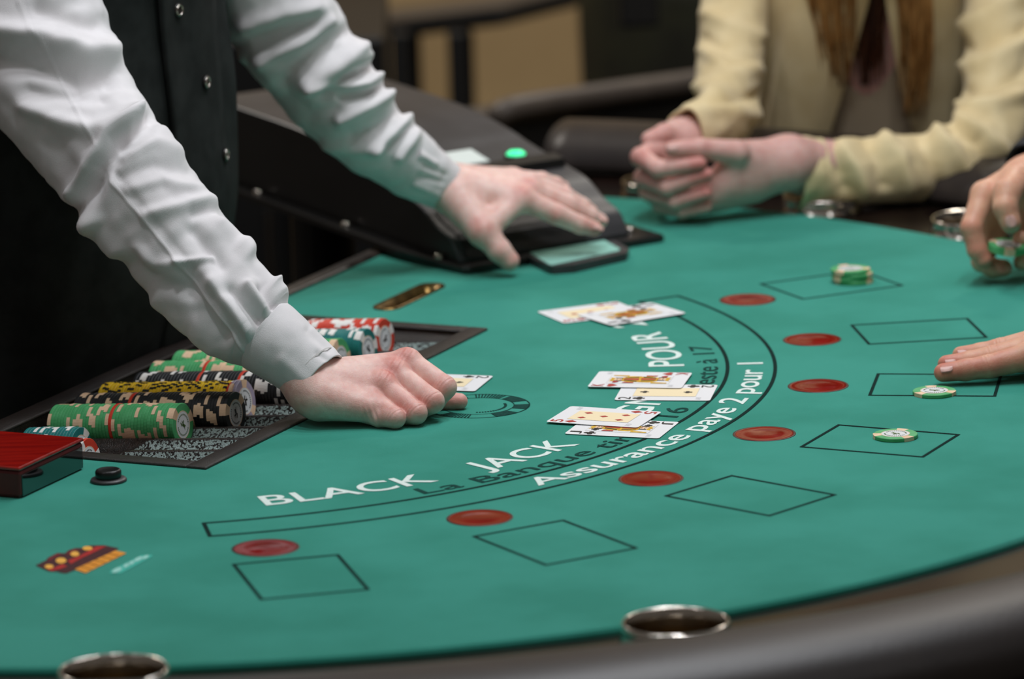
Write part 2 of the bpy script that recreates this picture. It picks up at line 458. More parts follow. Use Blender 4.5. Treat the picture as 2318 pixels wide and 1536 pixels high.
TR = dict(u0=-.036, u1=.231, v0=-.293, v1=.293)      # chip tray opening
felt_outer = arc_pts(-.006)
SLOT = (.090, .409)
def slot_ring(hu, hv, z, n=10):
    pts = []; r = hu
    for (s, a0) in ((1, 0), (-1, 180)):
        for k in range(n + 1):
            a = R(a0 + 180 * k / n); pts.append(T(SLOT[0] + r * math.cos(a), SLOT[1] + s * (hv - r) + r * math.sin(a), z))
    return pts
hole = [T(-.0362, TR['v0'] + .001), T(TR['u1'] - .001, TR['v0'] + .001), T(TR['u1'] - .001, TR['v1'] - .001), T(-.0362, TR['v1'] - .001)]
fo = [T(u, v) for u, v in felt_outer]
# the tray opening is a notch in the straight edge
ustart = felt_outer[0][0]
outer = fo + [T(ustart, TR['v1'] - .001), T(TR['u1'] - .001, TR['v1'] - .001), T(TR['u1'] - .001, TR['v0'] + .001), T(ustart, TR['v0'] + .001)]
V1, F1 = poly(outer, [slot_ring(.0125, .063, 0)])
ringset = [np.array([T(*edge(o, p), z) for p in np.linspace(-PH0, PH0, 140)]) for o, z in ((-.006, 0), (-.003, -.0007), (-.0008, -.003), (0, -.006), (0, -.016))]
V2, F2 = loft(ringset, closed=False)
felt = mk('felt_top', *join((V1, F1), (V2, [f[::-1] for f in F2])), 'felt', table)
# under-board that closes the table top from below
Vb, Fb = loft([np.array([T(u, v, z) for u, v in arc_pts(-.004)]) for z in (-.07, -.016)], True, False)
def board(off, z0, z1, name, m):
    a = [T(u, v, z0) for u, v in arc_pts(off)]; b = [T(u, v, z1) for u, v in arc_pts(off)]
    V, F = loft([np.array(a), np.array(b)], True, True); return mk(name, V, F, m, table)
board(.06, -.10, -.072, 'under_board', 'table_black')

# ledge with holes for the cups
CUPS = []
for (px, py) in ((258, 1512), (1527, 1407), (2152, 503), (1462, 421), (1815, 455)):
    u, v = uv_of(PZ(px, py, .011)); ph = math.atan2(v / EB, (u - EC) / EA); off = math.hypot(u - EC, v) - math.hypot(EA * math.cos(ph), EB * math.sin(ph))
    k = max(off, .0465) - off; u, v = u + k * math.cos(ph), v + k * math.sin(ph); CUPS.append((u, v))
CUPR = .0405
inner = arc_pts(-.001); outr = arc_pts(.155)
ledge_pts = [T(u, v, -.006) for u, v in outr] + [T(u, v, -.006) for u, v in inner[::-1]]
holes = [[T(u + CUPR * math.cos(a), v + CUPR * math.sin(a), -.006) for a in np.linspace(0, 2 * math.pi, 40, endpoint=False)] for u, v in CUPS]
Vl, Fl = poly(ledge_pts, holes)
mk('drink_ledge', Vl, Fl, 'ledge', table)
# padded armrest
prof = [(.5 * math.pi * 2 * k / 28) for k in range(28)]
rings = []
for p in np.linspace(-PH0 - .02, PH0 + .02, 160):
    rings.append(np.array([T(*edge(.205 + .078 * math.copysign(abs(math.cos(a)) ** .85, math.cos(a)), p), -.008 + .050 * math.copysign(abs(math.sin(a)) ** .85, math.sin(a))) for a in prof]))
arm = mk('padded_armrest', *loft(rings, True, True), 'leather', table, smooth=True)
rings = [np.array([T(*edge(o, p), z) for o, z in ((.258, -.052), (.2605, -.056), (.2605, -.066), (.255, -.072))]) for p in np.linspace(-PH0, PH0, 160)]
mk('rim_piping', *loft(rings), 'trim', table, smooth=True)
rings = [np.array([T(*edge(o, p), z) for o, z in ((.15, -.05), (.235, -.05), (.235, -.16), (.15, -.16))]) for p in np.linspace(-PH0, PH0, 120)]
mk('apron', *loft(rings, True, True), 'table_black', table)
# dealer-side edge trims either side of the tray
for (a, b) in ((-.955, TR['v0'] - .001), (TR['v1'] + .001, .955)):
    V, F = box(T(-.040, (a + b) / 2, -.008), (*UU, 0), (*VV, 0), (0, 0, 1), .020, b - a, .022, .003)
    mk('dealer_edge_trim', V, F, 'trim', table, smooth=True)
# pedestal
V, F = loft([np.array([T(.42 + a * math.cos(t), b * math.sin(t), z) for t in np.linspace(0, 2 * math.pi, 40, endpoint=False)]) for a, b, z in ((.36, .55, -TZ), (.36, .55, -TZ + .04), (.26, .42, -TZ + .07), (.24, .40, -.16), (.40, .62, -.10))], True, True)
mk('pedestal', V, F, 'table_black', table)

# cash slot: brass frame let into the felt
V, F = loft([np.array(slot_ring(*q)) for q in ((.0145, .065, .0002), (.0140, .0645, .0018), (.0120, .0625, .0022), (.0065, .052, -.004), (.0038, .047, -.009), (.0034, .0465, -.03))])
slot = mk('cash_slot', V, F, 'brass', table, smooth=True)
V, F = loft([np.array(slot_ring(*q)) for q in ((.0034, .0465, -.0115), (.0001, .044, -.0116))])
mk('slot_opening', V, F, 'brass_dark', slot)

# red sensor discs
for ang, rr in zip((-51.9, -34.9, -18.2, -1.9, 15.0, 32.3, 49.7), (.654, .647, .647, .647, .646, .648, .65)):
    c = T(rr * math.cos(R(ang)), rr * math.sin(R(ang)))
    V, F = lathe([(.0281, .0001), (.0279, .0004), (.0268, .0005), (.0258, .0003)], c, 56)
    ringo = mk('sensor_disc_ring', V, F, 'disc_ring', table, smooth=True)
    V, F = lathe([(.0259, .0003), (.0250, .0005), (.0238, .0003), (.016, .0003), (.0155, .0004), (.0001, .0003)], c, 56)
    mk('sensor_disc', V, F, 'disc', ringo, smooth=True)

# printed layout on the felt ----------------------------------------------------------------
PZT = .0004
def strip_uv(pts, w, z=PZT, closed=False):
    pts = [np.array(p) for p in pts]; n = len(pts); L = []; Rr = []
    for i in range(n):
        a = pts[(i - 1) % n] if (closed or i > 0) else pts[i]; b = pts[(i + 1) % n] if (closed or i < n - 1) else pts[i]
        d1 = unit(pts[i] - a) if np.any(pts[i] != a) else unit(b - pts[i]); d2 = unit(b - pts[i]) if np.any(b != pts[i]) else d1
        nn = unit(np.array([-(d1 + d2)[1], (d1 + d2)[0]])); k = w / 2 / max(.3, nn @ np.array([-d1[1], d1[0]]))
        L.append(T(*(pts[i] + nn * k), z)); Rr.append(T(*(pts[i] - nn * k), z))
    V = np.array(Rr + L); F = []
    for i in range(n if closed else n - 1):
        j = (i + 1) % n; F.append([i, j, n + j, n + i])
    return V, F
def pol(r, a): return (r * math.cos(R(a)), r * math.sin(R(a)))
for k, ang in enumerate((-51.2, -34.2, -17.75, -1.1, 15.6, 33.0, 51.0)):
    c = np.array(pol(.7537, ang)); e = R(ang - (.9 if k == 5 else 0)); e1 = np.array([math.cos(e), math.sin(e)]); e2 = np.array([-e1[1], e1[0]])
    q = [c + e1 * a * .0568 + e2 * b * .0432 for a, b in ((-1, -1), (1, -1), (1, 1), (-1, 1))]
    mk('betting_box', *strip_uv(q, .0030, closed=True), 'felt_black', felt)
A0, A1 = -80.4 + 25, 30.1 + 25
ring_o = [pol(.6020, a) for a in np.linspace(A0, A1 - .3, 120)]; ring_i = [pol(.5575, a) for a in np.linspace(A1 - .2, A0, 120)]
mk('insurance_arc', *strip_uv(ring_o + ring_i, .0036, closed=True), 'felt_black', felt)

def arc_text(name, line, r_base, cap, a0, a1, m, offset=0.):
    V, F = text_mesh(line, offset); x0, x1 = V[:, 0].min(), V[:, 0].max(); sy = cap / .682; done = ''
    for w in line.split(' '):
        wv, wf = text_mesh(w, offset); done = (done + ' ' + w).strip()
        wv = wv + np.array([text_mesh(done, offset)[0][:, 0].max() - wv[:, 0].max(), 0, 0]); wv, wf = subdivide_long(wv, wf, .25); out = []
        for x, y, _ in wv:
            a = a0 + (a1 - a0) * (x - x0) / (x1 - x0); out.append(T(*pol(r_base - y * sy, a), PZT))
        mk(name, np.array(out), wf, m, felt)
WORDS = (('BLACK', -48.9, -30.9), ('JACK', -25.6, -11.9), ('GAGNE', -7.6, 13.0), ('3', 16.3, 19.0), ('POUR', 23.4, 40.4), ('2', 44.0, 47.2))
for w_, a0, a1 in WORDS:
    arc_text('white_lettering', w_, .5165, .0325, a0, a1, 'felt_white', .010)
arc_text('black_lettering', 'La Banque tire \u00e0 16', .5485, .0205, -34.6, 5.2, 'felt_ink', .004)
arc_text('black_lettering', 'et reste \u00e0 17', .5485, .0205, 8.2, 32.3, 'felt_ink', .004)
arc_text('white_lettering', 'Assurance paye 2 pour 1', .5905, .0235, -25.6, 24.1, 'felt_white', .012)

# dealer's card emblem: a ring of printed segments
EMB = np.array(uv_of(PZ(1083, 919)))
def ring_seg(c, r0, r1, a0, a1, n=10):
    a = np.linspace(R(a0), R(a1), n)
    o = [T(c[0] + r1 * math.cos(t), c[1] + r1 * math.sin(t), PZT) for t in a]; i = [T(c[0] + r0 * math.cos(t), c[1] + r0 * math.sin(t), PZT) for t in a]
    V = np.array(i + o); return V, [[k, k + n, k + n + 1, k + 1][::-1] if False else [k, n + k, n + k + 1, k + 1] for k in range(n - 1)]
def flipped(VF): return VF[0], [f[::-1] for f in VF[1]]
parts = [ring_seg(EMB, .0462, .0474, 0, 360, 60), ring_seg(EMB, .0322, .0331, 0, 360, 60)]
for b in (-75, 15, 105, 195):
    parts.append(ring_seg(EMB, .033, .0465, b - 12, b + 12, 8)) if b == 15 else None
for b in (60, -30):
    parts.append(ring_seg(EMB, .033, .0465, b - 15, b + 15, 10))
for b in (-95, 150, 100, -150):
    for q in range(-18, 19, 4): parts.append(ring_seg(EMB, .033, .0465, b + q - 1.0, b + q + 1.0, 3))
for b in range(-70, 40, 6): parts.append(ring_seg(EMB, .0235, .0262, b, b + 4, 3))
mk('emblem_ring', *join(*[flipped(p) for p in parts]), 'felt_ink', felt)

# casino badge printed near the felt edge
def uvp(px, py): return np.array(uv_of(PZ(px, py)))
def print_poly(name, pix, m, z, parent=None):
    pts = [T(*uvp(*q), z) for q in pix]; V, F = poly(pts); return mk(name, V, F, m, parent or felt)
mat('badge_dark', '3a1216', .9, hex2='4b181b', nscale=200); mat('badge_red', 'b8231c', .9, hex2='a01c1a', nscale=300); mat('badge_maroon', '6e1a1c', .9)
mat('badge_orange', 'dc8a22', .9, hex2='e39a2e', nscale=200); mat('badge_gold', 'e8a63a', .9, hex2='f0b850', nscale=300); mat('badge_teal', '43b9a6', .9); mat('badge_pale', '9fd9cd', .9)
z0 = lambda x, y: (50 + x / 7.024, 1200 + y / 7.024)
badge = print_poly('casino_badge', [z0(*q) for q in ((215, 560), (380, 480), (410, 440), (560, 365), (680, 370), (740, 320), (850, 285), (950, 285), (1080, 245), (1300, 240), (1540, 290), (1480, 330), (830, 640), (700, 690), (620, 680), (560, 660), (420, 655), (300, 600))], 'badge_dark', PZT)
print_poly('badge_patch', [z0(*q) for q in ((410, 460), (560, 375), (640, 385), (520, 440), (430, 500))], 'badge_maroon', PZT + .0002, badge)
print_poly('badge_patch', [z0(*q) for q in ((700, 370), (830, 300), (900, 320), (760, 400))], 'badge_maroon', PZT + .0002, badge)
print_poly('badge_patch', [z0(*q) for q in ((720, 490), (900, 420), (1180, 265), (1340, 260), (1180, 340), (960, 440), (780, 540))], 'badge_red', PZT + .0002, badge)
print_poly('badge_patch', [z0(*q) for q in ((390, 625), (520, 600), (640, 545), (720, 580), (600, 620), (480, 655))], 'badge_red', PZT + .0002, badge)
for (x, y, w, h_) in ((430, 585, 70, 34), (620, 490, 85, 45), (840, 385, 70, 40), (1040, 295, 80, 34)):
    print_poly('badge_lamp', [z0(x + w * math.cos(t), y + h_ * math.sin(t)) for t in np.linspace(0, 2 * math.pi, 16, endpoint=False)], 'badge_gold', PZT + .0003, badge)
for k in range(6):
    a, b = k / 6 + .008, (k + 1) / 6 - .008
    f = lambda t, s: z0(830 + (1490 - 830) * t + s * (175 + 0 * t), 630 + (325 - 630) * t + s * (60 - 18 * t))
    print_poly('badge_letter_block', [f(a, 0), f(b, 0), f(b, 1), f(a, 1)], 'badge_orange', PZT + .0002, badge)
ribbon = print_poly('badge_ribbon', [z0(*q) for q in ((1390, 690), (1420, 640), (1900, 400), (2080, 395), (2050, 430), (1560, 690))], 'badge_teal', PZT, badge)
for (x, y, w, h_) in ((1510, 640, 80, 34), (1660, 565, 50, 28), (1740, 525, 50, 26), (1850, 465, 70, 30), (1960, 435, 55, 24)):
    print_poly('ribbon_mark', [z0(x + w * math.cos(t), y + h_ * math.sin(t) - w * .35 * math.cos(t)) for t in np.linspace(0, 2 * math.pi, 10, endpoint=False)], 'badge_pale', PZT + .0003, ribbon)

# cups
cup_lab = ('steel cup holder at the near rim below the casino badge', 'steel cup holder in the near rim below the empty betting boxes', 'steel cup holder at the far rim beside the chip-holding hand',
           'steel cup holder at the far rim between card shoe and clasped hands', 'steel cup holder under the cream jacket cuff')
for (u, v), lab in zip(CUPS, cup_lab):
    c = T(u, v)
    root = thing('cup_holder', lab, 'cup holder', T(u, v, -.064), 'steel cup holders let into the table rim')
    V, F = lathe([(.0400, -.0055), (.0440, -.005), (.0442, -.0035), (.0422, -.002), (.0420, .007), (.0416, .0112), (.0404, .0128), (.0391, .0115), (.0384, .004), (.0380, -.003)], c, 64)
    mk('rim', V, F, 'steel', root, smooth=True)
    V, F = lathe([(.0380, -.003), (.0375, -.02), (.0368, -.058), (.035, -.0605), (.0001, -.061)], c, 64)
    mk('well', V, F, 'chrome', root, smooth=True)

# ================================================================== chip tray
ROW0, PITCH_R, NROW, CHR = -.2395, .0463, 11, .01975
TU0, TU1 = -.012, .212
TILT = .08
def bed(u, k): return .0012 + TILT * (u - .15) - (.011 * min(1, max(0, (.108 - u) / .02)) if k < 2 else 0)
tray = thing('chip_tray', 'worn dark chip tray with long troughs set into the felt', 'chip tray', T(.1, 0, -.03))
def section(u):
    q = [(-.2745, -.002)]
    for k in range(NROW):
        vc = ROW0 + k * PITCH_R
        for a in np.linspace(200, 340, 19):
            q.append((vc + .0222 * math.cos(R(a)), bed(u, k) + .0222 * math.sin(R(a))))
    return q + [(.2745, -.002)]
Va = [np.array([T(u, v, z) for v, z in section(u)]) for u in np.linspace(TU0, TU1, 24)]
cs = section(TU1)
V, F = loft(Va, closed=False)
mk('trough_bed', V, F, 'tray', tray, smooth=True)
for uu, s in ((TU0, 1), (TU1, -1)):
    pts = [T(uu, v, z) for v, z in cs]; low = [T(uu, v, -.048) for v, z in cs]; top = [T(uu, v, .001) for v, z in cs]
    V, F = loft([np.array(low), np.array(top)], closed=False)
    mk('trough_end', V, F, 'tray', tray)
V, F = box(T(.098, 0, -.050), (*UU, 0), (*VV, 0), (0, 0, 1), .25, .57, .004)
mk('tray_base', V, F, 'table_black', tray)
for (a, b, c_, d) in ((TR['u0'], TU0 + .001, TR['v0'], TR['v1']), (TU1 - .001, TR['u1'], TR['v0'], TR['v1']), (TU0 + .0012, TU1 - .0012, TR['v0'], -.274), (TU0 + .0012, TU1 - .0012, .274, TR['v1'])):
    V, F = box(T((a + b) / 2, (c_ + d) / 2, .0008), (*UU, 0), (*VV, 0), (0, 0, 1), b - a, d - c_, .0036, .0014)
    mk('tray_rim', V, F, 'tray_rim', tray, smooth=True)
# worn patches of the troughs' flanks (bare, scuffed plastic)
random.seed(3)
for k in (0, 1, 2, 3, 4, 5, 9, 10):
    vc = ROW0 + k * PITCH_R; rings = []
    n = 40; us = np.linspace(.085, TU1 - .004, n)
    for i, u in enumerate(us):
        w0 = 284 + 9 * noise.noise(Vector((u * 400, k * 3.1, 0))) ; w1 = 337 + 3 * noise.noise(Vector((u * 500, k * 7.7, 5)))
        if i in (0, n - 1): w1 = w0 + 2
        rings.append(np.array([T(u, vc + .02195 * math.cos(R(a)), bed(u, k) + .02195 * math.sin(R(a))) for a in np.linspace(w0, w1, 6)]))
    V, F = loft(rings, closed=False)
    mk('scuffed_strip', V, F, 'tray_wear', tray, smooth=True)

# ---- chips
CT = .0033
def chip_body(n=40):
    b = .00045
    prof = [(.0002, -CT / 2), (CHR - b, -CT / 2), (CHR, -CT / 2 + b), (CHR, CT / 2 - b), (CHR - b, CT / 2), (.0002, CT / 2)]
    return lathe(prof, (0, 0, 0), n)
def wedge(a0, a1, r0, r1, zz, n=5):
    rings = []
    for a in np.linspace(R(a0), R(a1), n):
        c, s = math.cos(a), math.sin(a)
        rings.append(np.array([(r * c, r * s, z) for r, z in ((r0, -zz), (r1, -zz), (r1, zz), (r0, zz))]))
    return loft(rings, True, True)
SPOT3 = [(90 + 120 * k - 16, 90 + 120 * k + 16) for k in range(3)]
def mesh_data(name, VF, m, smooth=False):
    me = bpy.data.meshes.new(name); me.from_pydata([tuple(v) for v in VF[0]], [], [tuple(int(i) for i in f) for f in VF[1]]); me.materials.append(MATS[m])
    if smooth: me.polygons.foreach_set('use_smooth', [True] * len(me.polygons))
    return me
CB = chip_body()
BODY = {c: mesh_data('chip_body_' + c, CB, 'chip_' + c) for c in ('green', 'black', 'yellow', 'teal', 'red', 'lavender')}
spots3 = join(*[wedge(a, b, .0128, CHR + .00012, CT / 2 + .00006) for a, b in SPOT3])
one_spot = [wedge(a, b, .0128, CHR + .00012, CT / 2 + .00006, 8) for a, b in SPOT3]
stripes = join(*[wedge(60 * k + d - 4, 60 * k + d + 4, .0128, CHR + .00012, CT / 2 + .00006, 3) for k in range(6) for d in (-8, 8)])
SPOTS = {'cream': mesh_data('chip_spots_cream', spots3, 'chip_cream'), 'white': mesh_data('chip_spots_white', spots3, 'chip_white'), 'dark': mesh_data('chip_spots_dark', stripes, 'chip_black')}
INLAY = mesh_data('chip_inlay', lathe([(.0124, -CT / 2), (.0124, CT / 2 + .00012), (.0001, CT / 2 + .00014)], (0, 0, 0), 32), 'inlay')
INRING = mesh_data('chip_inlay_ring', lathe([(.0128, CT / 2), (.0128, CT / 2 + .0002), (.0123, CT / 2 + .0002), (.0123, CT / 2)], (0, 0, 0), 32), 'chip_cream')
def emblem_chip():
    z = CT / 2 + .0003; parts = []
    def quad(p): parts.append((np.array([(x, y, z) for x, y in p]), [list(range(len(p)))]))
    quad([(-.0012, -.004), (.0004, -.004), (.0016, .0005), (-.0002, .001)]); quad([(-.005, .0004), (-.001, -.001), (.0008, .0012), (-.003, .0026)])
    quad([(.001, .0006), (.0045, -.0022), (.005, -.0012), (.0022, .002)]); quad([(-.0042, .004), (-.0036, .0043), (.003, -.0035), (.0024, -.0038)])
    for a in range(20, 165, 12):
        q = []
        for da, r in ((-3.5, .0088), (3.5, .0088), (3.5, .0101), (-3.5, .0101)): q.append((r * math.cos(R(a + da)), r * math.sin(R(a + da))))
        quad(q); quad([(-x, -y) for x, y in q])
    return join(*parts)
EMBM = {c: mesh_data('chip_emblem_' + c, emblem_chip(), m) for c, m in (('green', 'inlay_print'), ('dark', 'inlay_dark'))}
def link(name, me, parent=None):
    o = bpy.data.objects.new(name, me); COL.objects.link(o)
    if parent is not None: o.parent = parent
    return o
def add_chip(color, spot, M4, label, group, face=True, split=False):
    o = link('casino_chip', BODY[color]); o.matrix_world = M4; tag(o, label, 'casino chip', group)
    if split:
        for w in SPLIT[spot]: link('edge_spot', w, o)
    else: link('edge_spots', SPOTS[spot], o)
    if face:
        i = link('inlay', INLAY, o); link('inlay_ring', INRING, i); link('inlay_print', EMBM['green' if color == 'green' else 'dark'], i)
    return o
SPLIT = {'cream': [mesh_data('chip_spot', w, 'chip_cream') for w in one_spot]}
def tray_mat(u, v, rot, tilt=0, dz=0):
    ez = Vector((*UU, TILT)).normalized(); ey = ez.cross(Vector((0, 0, 1))).normalized(); ex = ey.cross(ez)
    M3 = Matrix((ex, ey, ez)).transposed().to_4x4()
    p = T(u, v, .0012 + TILT * (u - .15) + dz)
    return Matrix.Translation(Vector(p)) @ M3 @ Matrix.Rotation(R(tilt), 4, 'Y') @ Matrix.Rotation(rot, 4, 'Z')
random.seed(11)
GR = {}
ONES = 'first second third fourth fifth sixth seventh eighth ninth tenth eleventh twelfth thirteenth fourteenth fifteenth sixteenth seventeenth eighteenth nineteenth'.split()
def ordinal(n):
    if n < 20: return ONES[n - 1]
    tens = {2: 'twenty', 3: 'thirty', 4: 'forty', 5: 'fifty'}[n // 10]
    return tens + '-' + ONES[n % 10 - 1] if n % 10 else tens[:-1] + 'ieth'
def chip_row(k, u0, u1, color, spot, desc, end_label, spacers=(), sp_color='red', taken=None, dz=0, back=False):
    v = ROW0 + k * PITCH_R; pitch = CT + .00004; n = int((u1 - u0) / pitch); runrot = 0
    for i in range(n):
        u = u1 - CT / 2 - (n - 1 - i) * pitch
        if random.random() < .8: runrot = random.random() * 6.28
        else: runrot += random.uniform(-.12, .12)
        last = i == n - 1; z = dz + random.uniform(-.0003, .0003); c = color; sp = spot
        if i in spacers:
            o = link('casino_chip', BODY[sp_color]); o.matrix_world = tray_mat(u, v, 0, 0, z)
            tag(o, 'plain %s spacer chip, %s from the %s of the %s' % (sp_color, ordinal(i + 1 if back else n - i), 'dealer end' if back else 'felt-side end', desc), 'casino chip', 'spacer chips in the %s' % desc); continue
        lab = end_label if last else '%s chip, %s from the %s of the %s' % (color, ordinal(i + 1 if back else n - i), 'dealer end' if back else 'felt-side end', desc)
        add_chip(c, sp, tray_mat(u, v, runrot, 0, z), lab, None if last else 'chips in the %s' % desc, face=last)
COLN = dict(green='green cream-spotted', black='black cream-spotted', yellow='yellow black-striped', teal='teal white-spotted', red='red white-spotted', lavender='lavender')
chip_row(0, .030, .084, 'red', 'white', 'orange-red row behind the box', 'orange-red end chip whose face shows behind the wooden box', dz=-.011)
chip_row(1, -.004, .050, 'teal', 'white', 'teal row behind the box', 'teal end chip of the row behind the wooden box', dz=-.011)
chip_row(2, -.003, .130, 'green', 'cream', 'nearest green row', 'green end chip with leaf emblem, nearest the wooden box', spacers=(19,))
chip_row(3, -.003, .160, 'black', 'cream', 'cream-spotted black row', 'black end chip facing the felt behind the green row', spacers=(17,))
chip_row(4, -.001, .1335, 'yellow', 'dark', 'yellow row', 'last yellow chip before the red one', spacers=())
vy = ROW0 + 4 * PITCH_R
add_chip('red', 'white', tray_mat(.1358, vy, .4), 'single red chip between yellow row and lavender chip', None, False)
add_chip('lavender', 'cream', tray_mat(.1396, vy, 1.2, 4, .001), 'lavender chip between the red chip and the lavender end chip', None, False)
add_chip('lavender', 'cream', tray_mat(.1440, vy, .3, 4, .001), 'lavender end chip with white face after the yellow row', None, True)
chip_row(5, .010, .178, 'black', 'white', 'white-spotted black row', 'black end chip under the dealer cuff', spacers=(20, 33), dz=-.0005, back=True)
chip_row(6, .000, .120, 'green', 'cream', 'second green row', 'green end chip of the second row under the sleeve', spacers=(17,), back=True)
chip_row(7, .000, .066, 'green', 'cream', 'third green row', 'green end chip of the third row under the sleeve', back=True)
chip_row(8, .118, .152, 'green', 'cream', 'short green row behind the wrist', 'green end chip behind the dealer wrist')
chip_row(9, .075, .158, 'teal', 'white', 'teal row beyond the wrist', 'teal end chip beside the red far row')
chip_row(10, .070, .1535, 'red', 'white', 'red row at the far tray edge', 'red end chip at the far edge of the tray')

def flat_mat(p, rot, tilt=(0, 0)):
    return Matrix.Translation(Vector(p)) @ Matrix.Rotation(tilt[0], 4, 'X') @ Matrix.Rotation(tilt[1], 4, 'Y') @ Matrix.Rotation(rot, 4, 'Z')
def bet(px, py, z, rot, label):
    p = PZ(px, py, z); add_chip('green', 'cream', flat_mat(p, rot), label, None, True, True)
bet(2027, 985, CT / 2 + .0002, R(-25), 'single green chip fully inside a betting box, in front of the flat hand')
bet(2115, 887, CT / 2 + .0002, R(5), 'green chip across a betting box line, touching the flat hand shadow')
for k, (dx, rot) in enumerate(((4, -8), (-2, 8), (3, -2), (-4, 20))):
    pb = PZ(1929 + dx, 634, CT / 2); pb[2] += .0002 + k * (CT + .0002)
    add_chip('green', 'cream', flat_mat(pb, R(rot - 0)), ('bottom', 'second lowest', 'third lowest', 'top')[k] + ' green chip of the stack in the far betting box', 'stack of green chips in the far betting box', k == 3, True)

# ================================================================== playing cards
CW, CH = .063, .088
def rrect(w, h, r, n=5):
    pts = []
    for (sx, sy, a0) in ((1, 1, 0), (-1, 1, 90), (-1, -1, 180), (1, -1, 270)):
        for k in range(n + 1):
            a = R(a0 + 90 * k / n); pts.append((sx * (w / 2 - r) + r * math.cos(a), sy * (h / 2 - r) + r * math.sin(a)))
    return pts
def shape(kind, n=14):
    if kind == 'diamond': return [[(0, -.5), (.38, 0), (0, .5), (-.38, 0)]]
    if kind == 'heart':
        t = np.linspace(0, 2 * math.pi, 28, endpoint=False)
        return [[(16 * math.sin(a) ** 3 / 33, (13 * math.cos(a) - 5 * math.cos(2 * a) - 2 * math.cos(3 * a) - math.cos(4 * a)) / 33) for a in t[::-1]]]
    t = np.linspace(0, 2 * math.pi, n, endpoint=False)
    if kind == 'club':
        return [[(cx + .22 * math.cos(a), cy + .22 * math.sin(a)) for a in t] for cx, cy in ((0, .26), (-.26, -.08), (.26, -.08))] + [[(-.14, -.5), (.14, -.5), (.03, .1), (-.03, .1)]]
    if kind == 'spade':
        return [[(-.0, .5), (-.4, -.05), (-.36, -.25), (-.15, -.28), (0, -.15), (.15, -.28), (.36, -.25), (.4, -.05)], [(-.14, -.5), (.14, -.5), (.03, -.1), (-.03, -.1)]]
